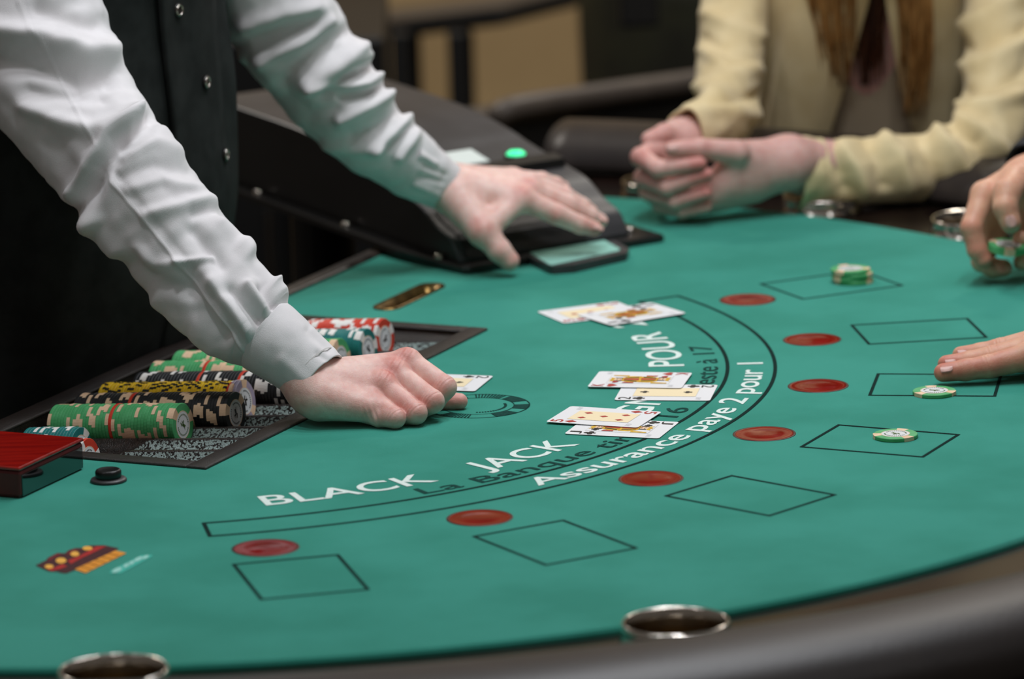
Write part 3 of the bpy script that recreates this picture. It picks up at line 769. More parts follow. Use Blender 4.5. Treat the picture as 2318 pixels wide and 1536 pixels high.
def card(pix_center, rot_deg, z, rank, suit, label, pips=(), court=False, group=None):
    """local x = card width, local y = towards the index end"""
    c = PZ(*pix_center); M4 = Matrix.Translation(Vector((c[0], c[1], TZ + z))) @ Matrix.Rotation(R(rot_deg), 4, 'Z')
    th = .0003; o_ = rrect(CW, CH, .0032)
    V, F = loft([np.array([(x, y, zz) for x, y in o_]) for zz in (0, th)], True, True)
    root = link('playing_card', mesh_data('playing_card', (V, F), 'card')); root.matrix_world = M4
    tag(root, label, 'playing card', group)
    red = suit in ('heart', 'diamond'); ink = 'card_red' if red else 'card_black'
    def flat(name, polys, m, zz):
        parts = [(np.array([(x, y, th + zz) for x, y in p]), [list(range(len(p)))]) for p in polys]
        VF = join(*parts); return link(name, mesh_data(name, VF, m), root)
    def glyph(s, x, y, hgt, flip, wid=None):
        V, F = text_mesh(s, .006); V = V[:, :2]; V -= (V.min(0) + V.max(0)) / 2
        V *= np.array([(wid or hgt * .8) / np.ptp(V[:, 0]), hgt / np.ptp(V[:, 1])])
        if flip: V = -V
        return np.c_[V + np.array([x, y]), np.full(len(V), th + .0002)], F
    def suitp(x, y, s, flip):
        return [[(x + (-1 if flip else 1) * a * s, y + (-1 if flip else 1) * b * s) for a, b in p] for p in shape(suit)]
    for VF in (glyph(rank, -.0245, .0355, .0115, False), glyph(rank, .0245, -.0355, .0115, True)): link('index_print', mesh_data('index_print', VF, ink), root)
    flat('suit_print', suitp(-.0245, .0225, .0115, False), ink, .0002); flat('suit_print', suitp(.0245, -.0225, .0115, True), ink, .0002)
    x0, y0 = .0165, .029
    if not court:
        flat('cream_panel', [[(-x0 - .0002, -y0 - .0002), (x0 + .0002, -y0 - .0002), (x0 + .0002, y0 + .0002), (-x0 - .0002, y0 + .0002)]], 'card_grey', .00012)
        flat('cream_panel', [[(-x0, -y0), (x0, -y0), (x0, y0), (-x0, y0)]], 'card_cream', .0002)
        [flat('pip_print', suitp(a * x0, b * y0, .0085, b < 0), ink, .00035) for (a, b) in pips]
    else:
        flat('court_frame', [[(-x0 - .0003, -y0 - .0003), (x0 + .0003, -y0 - .0003), (x0 + .0003, y0 + .0003), (-x0 - .0003, y0 + .0003)]], 'card_grey', .0001)
        flat('court_ground', [[(-x0, -y0), (x0, -y0), (x0, y0), (-x0, y0)]], 'card', .00015)
        Y, K, Rd, Fc = [], [], [], []
        for s in (1, -1):
            f = lambda p: [(s * a, s * b) for a, b in p]
            Y += [f([(-.011, .0), (.012, .0), (.0125, .010), (.006, .017), (-.007, .017), (-.012, .009)]), f([(-.0085, .024), (.0045, .024), (.0055, .0285), (.001, .0265), (-.002, .0288), (-.005, .0265), (-.0095, .0285)]), f([(.0105, .012), (.0155, .012), (.0155, .027), (.0125, .027)])]
            Fc += [f([(-.0065, .0165), (.0025, .0165), (.003, .024), (-.007, .024)])]
            K += [f([(-.010, .002), (-.007, .002), (-.004, .0145), (-.006, .0145)]), f([(.006, .002), (.0085, .002), (.005, .0145), (.0035, .0145)]), f([(-.0085, .0165), (-.0065, .0165), (-.007, .0235), (-.009, .0235)]), f([(.0025, .0165), (.0045, .0165), (.0045, .0235), (.003, .0235)]), f([(-.0052, .0208), (-.0036, .0208), (-.0036, .0216), (-.0052, .0216)]), f([(-.0012, .0208), (.0004, .0208), (.0004, .0216), (-.0012, .0216)])]
            Rd += [f([(-.004, .001), (.003, .001), (.0015, .0150), (-.0025, .0150)]), f([(-.0155, .004), (-.012, .004), (-.012, .013), (-.0155, .015)]), f([(-.0036, .0178), (-.0008, .0178), (-.0008, .0186), (-.0036, .0186)])]
        flat('court_print', Y, 'card_yellow', .0003); flat('court_print', Fc, 'card_face', .0003); flat('court_print', K, 'card_black', .0005); flat('court_print', Rd, 'card_red', .00045)
        flat('suit_print', suitp(-.0115, .0215, .0075, False), ink, .0005); flat('suit_print', suitp(.0115, -.0215, .0075, True), ink, .0005)
    # faint maker's flourish in the two free corners
    fl = []
    for s in (1, -1):
        for k in range(5): fl.append([(s * (.020 + .0016 * k), s * (.030 + .0022 * (k % 2))), (s * (.0206 + .0016 * k), s * (.030 + .0022 * (k % 2))), (s * (.0216 + .0016 * k), s * (.0325 + .0022 * ((k + 1) % 2))), (s * (.0210 + .0016 * k), s * (.0325 + .0022 * ((k + 1) % 2)))])
    flat('corner_flourish', fl, 'card_grey', .00015)
    return root
def card_pose(pA, pB, pC, pD):
    """pixels: A near-left, B far-left, C far-right, D near-right -> centre pixel, heading of the left end"""
    g = [PZ(*q) for q in (pA, pB, pC, pD)]; c = sum(g) / 4; d = ((g[0] + g[1]) - (g[2] + g[3])) / 2
    return tuple(proj(c)), math.degrees(math.atan2(d[1], d[0])) - 90
pips5 = ((-.55, .62), (.55, .62), (0, 0), (-.55, -.62), (.55, -.62)); pips2 = ((0, .7), (0, -.7)); pips3 = ((0, .62), (0, 0), (0, -.62))
cc, a = card_pose((1276, 981), (1330, 949), (1539, 957.5), (1487, 993.3)); card(cc, a, .0007, 'J', 'club', 'jack of clubs lying under the five of diamonds', court=True)
cc, a = card_pose((1235.3, 959), (1291.6, 924), (1497.8, 938), (1444.7, 971.5)); card(cc, a, .0019, '5', 'diamond', 'five of diamonds lying on top of the jack', pips5)
cc, a = card_pose((1386, 906.4), (1414, 872), (1629.6, 872.8), (1604.2, 908.6)); card(cc, a, .0007, '2', 'club', 'two of clubs lying under the king of hearts', pips2)
cc, a = card_pose((1326.8, 880.3), (1355.8, 844.5), (1572.3, 849.4), (1542, 882)); card(cc, a, .0019, 'K', 'heart', 'king of hearts lying on the two of clubs', court=True)
cc, a = card_pose((1271, 735), (1216, 706), (1400, 681), (1462, 712)); card(cc, a, .0007, '3', 'diamond', 'red three with cream panel in the far hand of cards', pips3)
cc, a = card_pose((1372, 743), (1316, 714), (1486, 687), (1541, 715)); card(cc, a, .0019, 'J', 'club', 'black court card on top in the far hand of cards', court=True)
g2 = PZ(1118, 853); g3 = PZ(1074, 889)
dirr = unit(g2 - g3); lng = unit(np.array([dirr[1], -dirr[0], 0])); cdl = (g2 + g3) / 2 - lng * CH / 2
card(tuple(proj(cdl)), math.degrees(math.atan2(-lng[1], -lng[0])) - 90, .0012, '2', 'spade', 'black two half hidden under the dealer fist', pips2)

# ================================================================== wooden box and button
bx = thing('wooden_box', 'glossy dark red wooden box at the tray corner', 'box', T(.03, -.379, 0))
uc, vc = (-.06 + .126) / 2, (-.435 - .322) / 2
V, F = box(T(uc, vc, .0125), (*UU, 0), (*VV, 0), (0, 0, 1), .186, .113, .0242, .003); mk('box_body', V, F, 'mahogany_dark', bx, smooth=False)
V, F = box(T(uc, vc, .0263), (*UU, 0), (*VV, 0), (0, 0, 1), .187, .114, .0032, .0012); mk('box_lid', V, F, 'mahogany', bx)
V, F = box(T(.1262, vc, .0112), (0, 0, 1), (*VV, 0), (*UU, 0), .0190, .106, .0012, .0005); mk('end_panel', V, F, 'lacquer', bx)
bt = thing('call_button', 'small round black push button on the felt', 'button', T(.1685, -.3555, 0))
V, F = lathe([(.0001, .0002), (.0158, .0002), (.0160, .0014), (.0150, .0028), (.0118, .0032), (.0110, .0034)], T(.1685, -.3555), 48); mk('base_ring', V, F, 'shoe_grey', bt, smooth=True)
V, F = lathe([(.0110, .003), (.0114, .0045), (.0114, .0088), (.0106, .0104), (.0092, .0110), (.0085, .0106), (.0001, .0108)], T(.1685, -.3555), 48); mk('button_cap', V, F, 'black_plastic', bt, smooth=True)

# ================================================================== card shoe (shuffling machine)
N0 = PZ(1050, 620); WD = unit(np.array([.836, .548, 0])); AD = unit(np.array([-.548, .836, 0])); SLOPE = .045
def Sh(l, w, z): return N0 + AD * l + WD * w + np.array([0, 0, z + SLOPE * max(l, 0)])
shoe = thing('card_shoe', 'black card shuffling shoe under the dealer hand', 'card shoe', Sh(.25, .1, -TZ))
def prism(pts2, z0, z1, name, m, parent, bev=.002):
    rings = [np.array([Sh(l, w, z0) for l, w in pts2]), np.array([Sh(l, w, z1 - bev) for l, w in pts2])]
    c = np.mean(np.array(pts2), 0); ins = [tuple(np.array(p) + (c - np.array(p)) * bev / max(.01, np.linalg.norm(c - np.array(p)))) for p in pts2]
    rings.append(np.array([Sh(l, w, z1) for l, w in ins])); V, F = loft(rings, True, True)
    return mk(name, V, F, m, parent)
prism([(-.006, .004), (-.002, -.002), (.10, -.013), (.52, -.013), (.52, .228), (.05, .246), (-.002, .249), (-.004, .243)], .0005, .008, 'base_flange', 'shoe_black', shoe)
PR = [(.012, .012), (.020, .024), (.030, .033), (.055, .041), (.085, .056), (.12, .063), (.16, .069), (.20, .076), (.235, .083), (.31, .092), (.42, .094), (.50, .093), (.535, .085), (.55, .06), (.552, .008)]
Pf = crom(np.array(PR), 60)
for w0, w1, nm, m, dz in ((.004, .212, 'shoe_body', 'shoe_black', -.003),):
    a = [Sh(l, w0, max(.008, z + dz)) for l, z in Pf] + [Sh(Pf[-1][0], w0, .008), Sh(Pf[0][0], w0, .008)]
    b = [Sh(l, w1, max(.008, z + dz)) for l, z in Pf] + [Sh(Pf[-1][0], w1, .008), Sh(Pf[0][0], w1, .008)]
    V, F = loft([np.array(a), np.array(b)], True, True); mk(nm, V, F, m, shoe)
rings = []
for l, z in Pf[:52]:
    rings.append(np.array([Sh(l, w, z + q) for w, q in ((.002, -.0035), (.002, -.001), (.004, 0), (.212, 0), (.214, -.001), (.214, -.0035))]))
cover = mk('top_cover', *loft(rings, True, True), 'shoe_grey', shoe)
def topz(l): return float(np.interp(l, Pf[:, 0], Pf[:, 1]))
def on_top(pts, dz): return [Sh(l, w, topz(l) + dz) for l, w in pts]
ra = [np.array([Sh(l, w, topz(l) + .0012) for w in np.linspace(.012, .012 + .150 - .05 * ((l - .012) / .06) ** 2, 12)]) for l in np.linspace(.010, .070, 10)]
mk('mouth_opening', *loft(ra, closed=False), 'table_black', shoe)
# raised bar, paper label, lit button
a = on_top([(.118, .045), (.118, .208), (.140, .208), (.140, .045)], .0005); b = on_top([(.120, .045), (.120, .208), (.138, .208), (.138, .045)], .009)
mk('slot_bar', *loft([np.array(a), np.array(b)], True, True), 'black_plastic', shoe)
a = on_top([(.160, .045), (.160, .140), (.196, .140), (.196, .045)], .0003); b = on_top([(.160, .045), (.160, .140), (.196, .140), (.196, .045)], .0012)
mk('paper_label', *loft([np.array(a), np.array(b)], True, True), 'paper', shoe)
c = Sh(.158, .172, topz(.158) + .001)
V, F = lathe([(.0125, 0), (.0125, .003), (.0105, .0035)], c, 32); lb = mk('button_collar', V, F, 'black_plastic', shoe, smooth=True)
V, F = lathe([(.0105, .002), (.0100, .005), (.007, .0075), (.0001, .0085)], c, 32); mk('lit_button', V, F, 'led_green', lb, smooth=True)
for (l, w) in ((.045, .0), (.22, -.004), (.40, -.004), (.03, .228)):
    c = Sh(l, w, .008); V, F = lathe([(.0055, 0), (.0055, .003), (.004, .0045), (.0001, .005)], c, 20); mk('bolt', V, F, 'steel', shoe, smooth=True)
# mouth tray with the next card
def pix_poly(pix, z0, z1, name, m, parent):
    a = [PZ(x, y, z1) for x, y in pix]; lo = [q - np.array([0, 0, z1 - z0]) for q in a]
    V, F = loft([np.array(lo), np.array(a)], True, True); return mk(name, V, F, m, parent)
mt = pix_poly([(1186, 560), (1180, 572), (1240, 600), (1252, 603), (1300, 599), (1418, 572), (1424, 562), (1385, 540)], .0005, .0085, 'mouth_tray', 'shoe_grey', shoe)
pix_poly([(1199, 571), (1243, 598), (1250, 599), (1400, 567), (1404, 563), (1368, 543)], .0088, .0094, 'card_back', 'acrylic', mt)
V, F = lathe([(.0001, .0), (.02, .0), (.02, .001), (.0001, .0012)], PZ(1225, 552, .0095), 24); mk('thumb_notch', V, F, 'black_plastic', mt)
p0 = Sh(.44, .1, .0)
V, F = tube([p0 + np.array([0, 0, .004]), np.array([p0[0], p0[1], .02]), np.array([p0[0], p0[1], 0.])], [.035, .035, .12], 20); mk('support_leg', V, F, 'table_black', shoe)

# ================================================================== people
def section_loft(secs, n=72, a0=0, a1=360, fold=None, cap=True, ang=AX, power=2.3):
    """secs: (z, cx, cy, a, b) ellipses in a frame turned by ang"""
    S = crom(np.array(secs, float), 60); eu = np.array([math.cos(ang), math.sin(ang), 0]); ev = np.array([-math.sin(ang), math.cos(ang), 0])
    rings = []; full = abs(a1 - a0) >= 360
    al = np.linspace(R(a0), R(a1), n, endpoint=not full)
    for z, cx, cy, a, b in S:
        r = []
        for t in al:
            c, s = math.cos(t), math.sin(t); k = (abs(c) ** power + abs(s) ** power) ** (-1 / power)
            d = 0 if fold is None else fold(t, z)
            r.append(np.array([cx, cy, TZ + z]) + eu * (a + d) * k * c + ev * (b + d) * k * s)
        rings.append(np.array(r))
    return loft(rings, cap, cap, closed=full), S
def nz(x, y, z, s=0): return noise.noise(Vector((x, y, z + s)))

def body_mesh(root, m, hands, tubes, extra=()):
    Vs, Fs, At, n = [], [], [], 0
    for V, F, fl in hands:
        Vs.append(V); Fs += [[i + n for i in f] for f in F]; At.append(fl); n += len(V)
    for V, F in list(tubes) + list(extra):
        V = np.asarray(V); Vs.append(V); Fs += [[i + n for i in f] for f in F]; At.append(np.zeros(len(V))); n += len(V)
    return mk('body', np.concatenate(Vs), Fs, m, root, smooth=True, attrs=np.concatenate(At))
def fg(pts, rad): return ([P(*p) for p in pts], rad)
def pc(a, b, ra, rb): return (P(*a), P(*b), ra, rb)

# ---------------------------------------------------------------- dealer
dealer = thing('person', 'person in white shirt and black waistcoat leaning over the chip tray', 'person', (-.45, 5.05, 0))
DI, DM, DR_, DP = (922, 820, 4.672), (895, 847, 4.655), (867, 875, 4.638), (838, 906, 4.623)
palm = [pc((600, 748, 4.669), (705, 872, 4.638), .022, .0245), pc((705, 872, 4.638), DI, .023, .0112), pc((712, 875, 4.636), DM, .023, .0112), pc((715, 885, 4.63), DR_, .022, .0108), pc((722, 898, 4.625), DP, .0205, .0105),
        pc((735, 905, 4.618), (835, 925, 4.612), .0185, .0125), pc((740, 865, 4.66), (900, 888, 4.672), .016, .011)]
fi = [fg([DI, (1006, 876, 4.645), (984, 908, 4.645), (950, 920, 4.65)], [.0122, .0108, .0092, .008]),
      fg([DM, (978, 908, 4.622), (946, 928, 4.63), (915, 925, 4.64)], [.0120, .0108, .0092, .008]),
      fg([DR_, (941, 934, 4.608), (905, 940, 4.618), (880, 932, 4.63)], [.0115, .0102, .009, .008]),
      fg([DP, (894, 945, 4.600), (858, 945, 4.606), (835, 938, 4.615)], [.0108, .0095, .0085, .008]),
      fg([(905, 890, 4.676), (985, 906, 4.674), (1040, 908, 4.668)], [.0115, .0098, .0076])]
fl = [(P(q[0], q[1] - 22, q[2] - .006), .013, .6) for q in (DI, DM, DR_)] + [(P(880, 930, 4.60), .02, .3), (P(930, 900, 4.62), .02, .25)] + [(P(*DP), .012, .4), (P(1006, 870, 4.635), .014, .35), (P(978, 900, 4.61), .014, .35), (P(941, 925, 4.595), .014, .35), (P(1040, 908, 4.66), .016, .6), (P(770, 860, 4.61), .03, .12)]
def pip_crease(a, b, up=(0, -.35, .9), rad=.011, dep=.0007):
    a, b = P(*a), P(*b); d = unit(b - a); u = unit(np.asarray(up) - d * (np.asarray(up) @ d)); return (b + u * .008, d, rad, dep, .0009, (-.0052, -.0028, 0., .003))
crs = [pip_crease(DI, (1006, 876, 4.645)), pip_crease(DM, (978, 908, 4.622)), pip_crease(DR_, (941, 934, 4.608)), pip_crease(DP, (894, 945, 4.600))]
crs += [(P(q[0] - 4, q[1] - 20, q[2] - .006), P(q[0] + 40, q[1] + 30, q[2]) - P(*q), .009, .0005, .001, (-.004, 0, .004)) for q in (DI, DM, DR_)]
crs += [(P(845, 945, 4.60), (1, 0, .3), .012, .0008, .0012, (-.006, -.002, .003))]
palm += [(P(q[0] - 2, q[1] - 8, q[2] - .003), P(q[0] + 3, q[1] - 6, q[2] - .003), .0098, .0096) for q in (DI, DM, DR_)]
handR = hand_mesh(palm, fi, .0010, kj=.0042, kp=.0075, flush=fl, creases=crs)
LI, LM, LR, LP_ = (1180, 450, 5.285), (1202, 432, 5.305), (1195, 414, 5.325), (1160, 403, 5.343)
palm = [pc((940, 372, 5.282), (1018, 428, 5.298), .026, .0235), pc((1018, 428, 5.295), LI, .0225, .0125), pc((1020, 424, 5.30), LM, .022, .0122), pc((1022, 420, 5.31), LR, .021, .0118), pc((1024, 415, 5.318), LP_, .020, .011),
        pc((1035, 448, 5.28), (1092, 522, 5.252), .021, .0150), pc((1092, 522, 5.252), LI, .0135, .0110)]
fi = [fg([LI, (1258, 484, 5.290), (1313, 508, 5.298), (1346, 517, 5.303)], [.0120, .0108, .0092, .0076]),
      fg([LM, (1284, 462, 5.315), (1334, 488, 5.325), (1360, 499, 5.330)], [.0118, .0102, .0088, .0072]),
      fg([LR, (1276, 442, 5.335), (1318, 466, 5.345), (1338, 478, 5.35)], [.0112, .0096, .0084, .007]),
      fg([LP_, (1226, 408, 5.36), (1258, 417, 5.368), (1276, 424, 5.372)], [.0098, .0086, .0076, .0064]),
      fg([(1092, 522, 5.252), (1130, 566, 5.246), (1153, 590, 5.246)], [.0138, .0122, .0104])]
fl = [(P(q[0], q[1] - 18, q[2] - .006), .011, .6) for q in (LI, LM)] + [(P(1092, 520, 5.24), .014, .5), (P(1150, 590, 5.24), .016, .4), (P(1258, 484, 5.28), .014, .3), (P(1340, 515, 5.30), .015, .5)]
crs = [pip_crease(LI, (1258, 484, 5.290)), pip_crease(LM, (1284, 462, 5.315)), pip_crease(LR, (1276, 442, 5.335)), pip_crease((1092, 522, 5.252), (1130, 566, 5.246))]
handL = hand_mesh(palm, fi, .0012, flush=fl, creases=crs)

R_ARM = [(-20, -190, 4.90, 180), (45, 0, 4.865, 176), (108, 150, 4.835, 168), (190, 285, 4.80, 150), (268, 380, 4.765, 137), (375, 515, 4.735, 130), (465, 632, 4.705, 120), (545, 716, 4.678, 110), (585, 748, 4.668, 96), (608, 764, 4.663, 80)]
L_ARM = [(545, -120, 5.17, 130), (630, 30, 5.19, 128), (700, 135, 5.21, 120), (768, 225, 5.23, 110), (835, 300, 5.25, 92), (900, 350, 5.265, 80), (925, 368, 5.27, 74)]
def st_of(x, y, z, r):
    q = np.array([x, y, TZ + z]); p = proj(q); return (float(p[0]), float(p[1]), y, r * FPX / y)
R_ARM = [st_of(-.43, 4.96, .50, .050), st_of(-.468, 4.905, .47, .066)] + R_ARM
L_ARM = [st_of(-.375, 5.12, .50, .045), st_of(-.335, 5.17, .455, .056)] + L_ARM
def arm_tube(st, k): return tube([P(*s[:3]) for s in st], [k * s[3] * s[2] / FPX for s in st], 14)
TORSO = [(-.24, -.475, 5.055, .118, .172), (-.10, -.455, 5.05, .124, .180), (.02, -.430, 5.045, .128, .186), (.12, -.413, 5.04, .130, .190), (.22, -.414, 5.04, .130, .192), (.31, -.418, 5.04, .129, .194), (.42, -.41, 5.03, .120, .20), (.52, -.395, 5.02, .095, .19)]
tor, _ = section_loft([(z, x, y, a * .86, b * .86) for z, x, y, a, b in TORSO], 24)
body_mesh(dealer, 'skin_pale', [handR, handL], [arm_tube(R_ARM, .62), arm_tube(L_ARM, .62)], [tor])
def vfold(t, z):
    return .004 * nz(t * 2.2, z * 9, 0) + .0035 * nz(t * 5, z * 5 + t * 2, 3) + .004 * math.exp(-((t - R(-30) - (z - .15) * 1.2) / .10) ** 2) - .003 * math.exp(-((t - R(-55) - (z - .1) * 2) / .12) ** 2)
(vV, vF), _ = section_loft(TORSO, 110, fold=vfold); vest = mk('waistcoat', vV, vF, 'vest', dealer, smooth=True)
# overlapping front edge with buttons
S = crom(np.array(TORSO), 60); eu = np.array([*UU, 0]); ev = np.array([*VV, 0]); rings = []
def vest_pt(z, t, off):
    q = [np.interp(z, S[:, 0], S[:, i]) for i in range(1, 5)]; c, s = math.cos(t), math.sin(t); k = (abs(c) ** 2.3 + abs(s) ** 2.3) ** (-1 / 2.3); d = vfold(t, z) + off
    return np.array([q[0], q[1], TZ + z]) + eu * (q[2] + d) * k * c + ev * (q[3] + d) * k * s
for z in np.linspace(-.10, .50, 50):
    t0 = R(-13 - 16 * max(0, z - .12)); t1 = R(16)
    rings.append(np.array([vest_pt(z, t0, .000), vest_pt(z, t0, .0045)] + [vest_pt(z, t, .0055) for t in np.linspace(t0 + .02, t1, 8)] + [vest_pt(z, t1 + .02, .000)]))
pk = mk('waistcoat_placket', *loft(rings, closed=False), 'vest', vest, smooth=True)
for (px, py) in ((404, 22), (467, 182), (513, 347)):
    best = None
    for z in np.linspace(0, .45, 90):
        for t in np.linspace(R(-14), R(12), 27):
            q = vest_pt(z, t, .0062); d = np.linalg.norm(proj(q) - np.array([px, py]))
            if best is None or d < best[0]: best = (d, z, t, q)
    _, z, t, q = best; n = unit(vest_pt(z, t, .02) - vest_pt(z, t, .0)); ex = unit(np.cross(n, (0, 0, 1)))
    V, F = lathe([(.0001, -.001), (.0062, -.001), (.0068, .0008), (.0062, .0022), (.0045, .0018), (.0001, .0015)], q, 24, n, ex); b_ = mk('waistcoat_button', V, F, 'button_dark', vest, smooth=True)
    V, F = lathe([(.0052, .0020), (.0050, .0026), (.0044, .0026), (.0042, .0018)], q, 24, n, ex); mk('button_rim', V, F, 'steel', b_, smooth=True)
YO = [(.44, -.405, 5.028, .112, .185), (.50, -.398, 5.022, .106, .198), (.545, -.385, 5.015, .085, .165), (.575, -.372, 5.01, .066, .09), (.605, -.362, 5.005, .058, .060)]
(yV, yF), _ = section_loft(YO, 60); mk('shirt_yoke', yV, yF, 'shirt', dealer, smooth=True)
TRO = [(-.90, -.50, 5.06, .09, .17), (-.5, -.50, 5.06, .10, .175), (-.26, -.49, 5.058, .125, .180), (-.13, -.470, 5.053, .128, .185)]
(tV, tF), _ = section_loft(TRO, 60, fold=lambda t, z: .006 * nz(t * 2, z * 10, 8)); mk('trousers', tV, tF, 'trousers', dealer, smooth=True)

# folds of the near sleeve: pleat edges, ridges, valleys
fR = [([(41, 0), (71, 74), (95, 100), (183, 266), (217, 328)], .0011, 3.5), ([(248, 411), (328, 500), (402, 594), (470, 690), (556, 800)], .0014, 4), ([(262, 395), (340, 490), (415, 580), (485, 680), (565, 785)], -.0012, 10),
      ([(-30, 62), (79, 79), (193, 117), (250, 112)], .0060, 24), ([(-40, 140), (70, 150), (180, 180), (250, 172)], -.0075, 28), ([(90, 20), (150, 45), (220, 60)], -.0035, 22), ([(60, 205), (140, 215), (230, 210)], -.0040, 20),
      ([(60, 240), (138, 276), (207, 295), (270, 275), (305, 258)], .0050, 20), ([(310, 258), (241, 304), (193, 380), (165, 425)], .0046, 13),
      ([(345, 268), (280, 325), (225, 385), (186, 470)], -.0085, 20), ([(120, 330), (150, 390)], -.003, 30),
      ([(300, 290), (345, 275), (385, 300)], .004, 18), ([(280, 350), (350, 320), (410, 345)], .0026, 14), ([(270, 400), (350, 370), (430, 385)], -.0022, 14), ([(290, 430), (370, 405), (450, 425)], .0024, 14),
      ([(440, 480), (500, 470), (540, 500)], -.0035, 18), ([(330, 485), (400, 470), (470, 450), (520, 465)], .0035, 16), ([(440, 520), (470, 560), (500, 600)], -.0035, 20), ([(500, 505), (540, 540), (560, 580)], .0030, 14),
      ([(402, 594), (440, 590), (480, 580)], .0028, 8), ([(310, 560), (350, 600), (400, 594)], .0022, 14), ([(300, 600), (360, 640), (420, 660)], -.0028, 20),
      ([(430, 640), (450, 700), (500, 760)], -.0048, 28), ([(480, 640), (530, 700), (575, 770)], .0036, 16), ([(520, 660), (560, 700), (600, 740)], -.0036, 14), ([(560, 650), (590, 690), (625, 745)], .0045, 12), ([(590, 650), (615, 690), (645, 728)], -.0042, 10), ([(620, 650), (642, 674), (655, 702)], .0048, 12),
      ([(570, 590), (600, 640)], -.0035, 14), ([(350, 690), (400, 740), (470, 800)], .003, 18), ([(545, 560), (590, 610), (640, 655)], .0035, 14), ([(200, 470), (215, 520), (260, 570)], .0045, 18), ([(165, 440), (185, 480), (215, 500)], .005, 16)]
fR = [(p_, h_ * (1.75 if abs(h_) > .0021 else 1), w_) for p_, h_, w_ in fR]
V, F = sleeve(R_ARM, 310, 200, fR, .9, .0022, 26, lip=.002, seed=1, cross=.0016, fade=.06); slR = mk('shirt_sleeve', V, F, 'shirt', dealer, smooth=True)
cuffR = [(598, 756, 4.667, 90), (606, 761, 4.666, 91), (640, 788, 4.657, 86), (682, 822, 4.648, 79), (726, 858, 4.637, 72)]
V, F = sleeve(cuffR, 90, 140, [([(700, 745), (745, 790)], -.0022, 10), ([(715, 740), (760, 785)], .0024, 10), ([(640, 815), (690, 860)], .0016, 14), ([(720, 800), (750, 815)], -.0018, 8)], .92, .0009, 30, lip=.0022, seed=4, cross=.0004); cuff1 = mk('shirt_cuff', V, F, 'shirt', dealer, smooth=True)
S_ = crom(np.array(cuffR, float), 40); q = S_[36]
V, F = sleeve([tuple(S_[35] + np.array([0, 0, 0, .35])), tuple(S_[35] * .75 + S_[36] * .25 + np.array([0, 0, 0, .35])), tuple(S_[35] * .5 + S_[36] * .5 + np.array([0, 0, 0, .3]))], 4, 140, (), .92, .0009, 30, seed=4, cross=0); mk('cuff_stitching', V, F, 'stitch', cuff1, smooth=True)
b0 = P(413, 743, 4.69); V, F = lathe([(.0001, 0), (.0052, 0), (.0056, .001), (.0050, .0022), (.0001, .0018)], b0, 24, unit((-.7, -.5, -.5)), unit((.5, -.7, 0))); mk('sleeve_button', V, F, 'button_white', slR, smooth=True)

fL = [([(560, 60), (640, 30), (720, 20)], .006, 22), ([(540, 110), (620, 80), (700, 60)], -.006, 20), ([(600, 130), (680, 95), (745, 50)], .006, 16), ([(640, 180), (720, 120), (790, 70)], -.006, 18), ([(690, 185), (760, 145), (830, 100)], .0075, 16),
      ([(700, 200), (790, 150), (860, 118)], .005, 14), ([(740, 210), (800, 170), (850, 150)], -.007, 18), ([(700, 190), (770, 195), (830, 190), (870, 160)], .0065, 12), ([(780, 220), (850, 205), (890, 190)], -.0055, 14), ([(770, 270), (840, 240), (890, 205)], .0065, 14),
      ([(760, 250), (700, 260), (650, 220)], -.004, 20), ([(800, 310), (860, 290), (910, 255)], -.0055, 16), ([(850, 335), (890, 300), (925, 262)], .0065, 14), ([(880, 330), (920, 300), (950, 285)], -.005, 12), ([(905, 355), (930, 320), (945, 290)], .0055, 12), ([(740, 330), (800, 340), (850, 335)], .0045, 14), ([(530, 130), (570, 110), (620, 170)], .006, 24)]
fL = [(p_, h_ * 1.25, w_) for p_, h_, w_ in fL]
V, F = sleeve(L_ARM, 220, 150, fL, .95, .0020, 30, lip=.002, seed=9, fade=.06); mk('shirt_sleeve', V, F, 'shirt', dealer, smooth=True)
cuffL = [(905, 352, 5.268, 80), (945, 382, 5.277, 74), (980, 405, 5.287, 64), (1012, 424, 5.297, 55)]
V, F = sleeve(cuffL, 60, 110, [([(930, 340), (985, 370)], .0035, 8), ([(950, 400), (1000, 410)], -.0025, 8), ([(940, 420), (990, 440)], .0025, 8), ([(960, 370), (1005, 395)], -.0025, 7)], .95, .001, 30, lip=.0022, seed=5); mk('shirt_cuff', V, F, 'shirt', dealer, smooth=True)
def nl(px, py, Y, dpx, dpy, dY, up, ln, wd, root): 
    c = P(px, py, Y); d = P(px + dpx, py + dpy, Y + dY) - c; nail('fingernail', c, d, up, ln, wd, root)
nl(1356, 511, 5.296, 8, 3, .001, (0, -.25, 1), .0052, .0046, dealer); nl(1366, 492, 5.324, 8, 3, .001, (.1, -.25, 1), .0050, .0044, dealer); nl(1344, 471, 5.344, 8, 4, .001, (.1, -.25, 1), .0048, .0042, dealer); nl(1281, 418, 5.367, 8, 3, .001, (.1, -.2, 1), .0044, .0038, dealer)

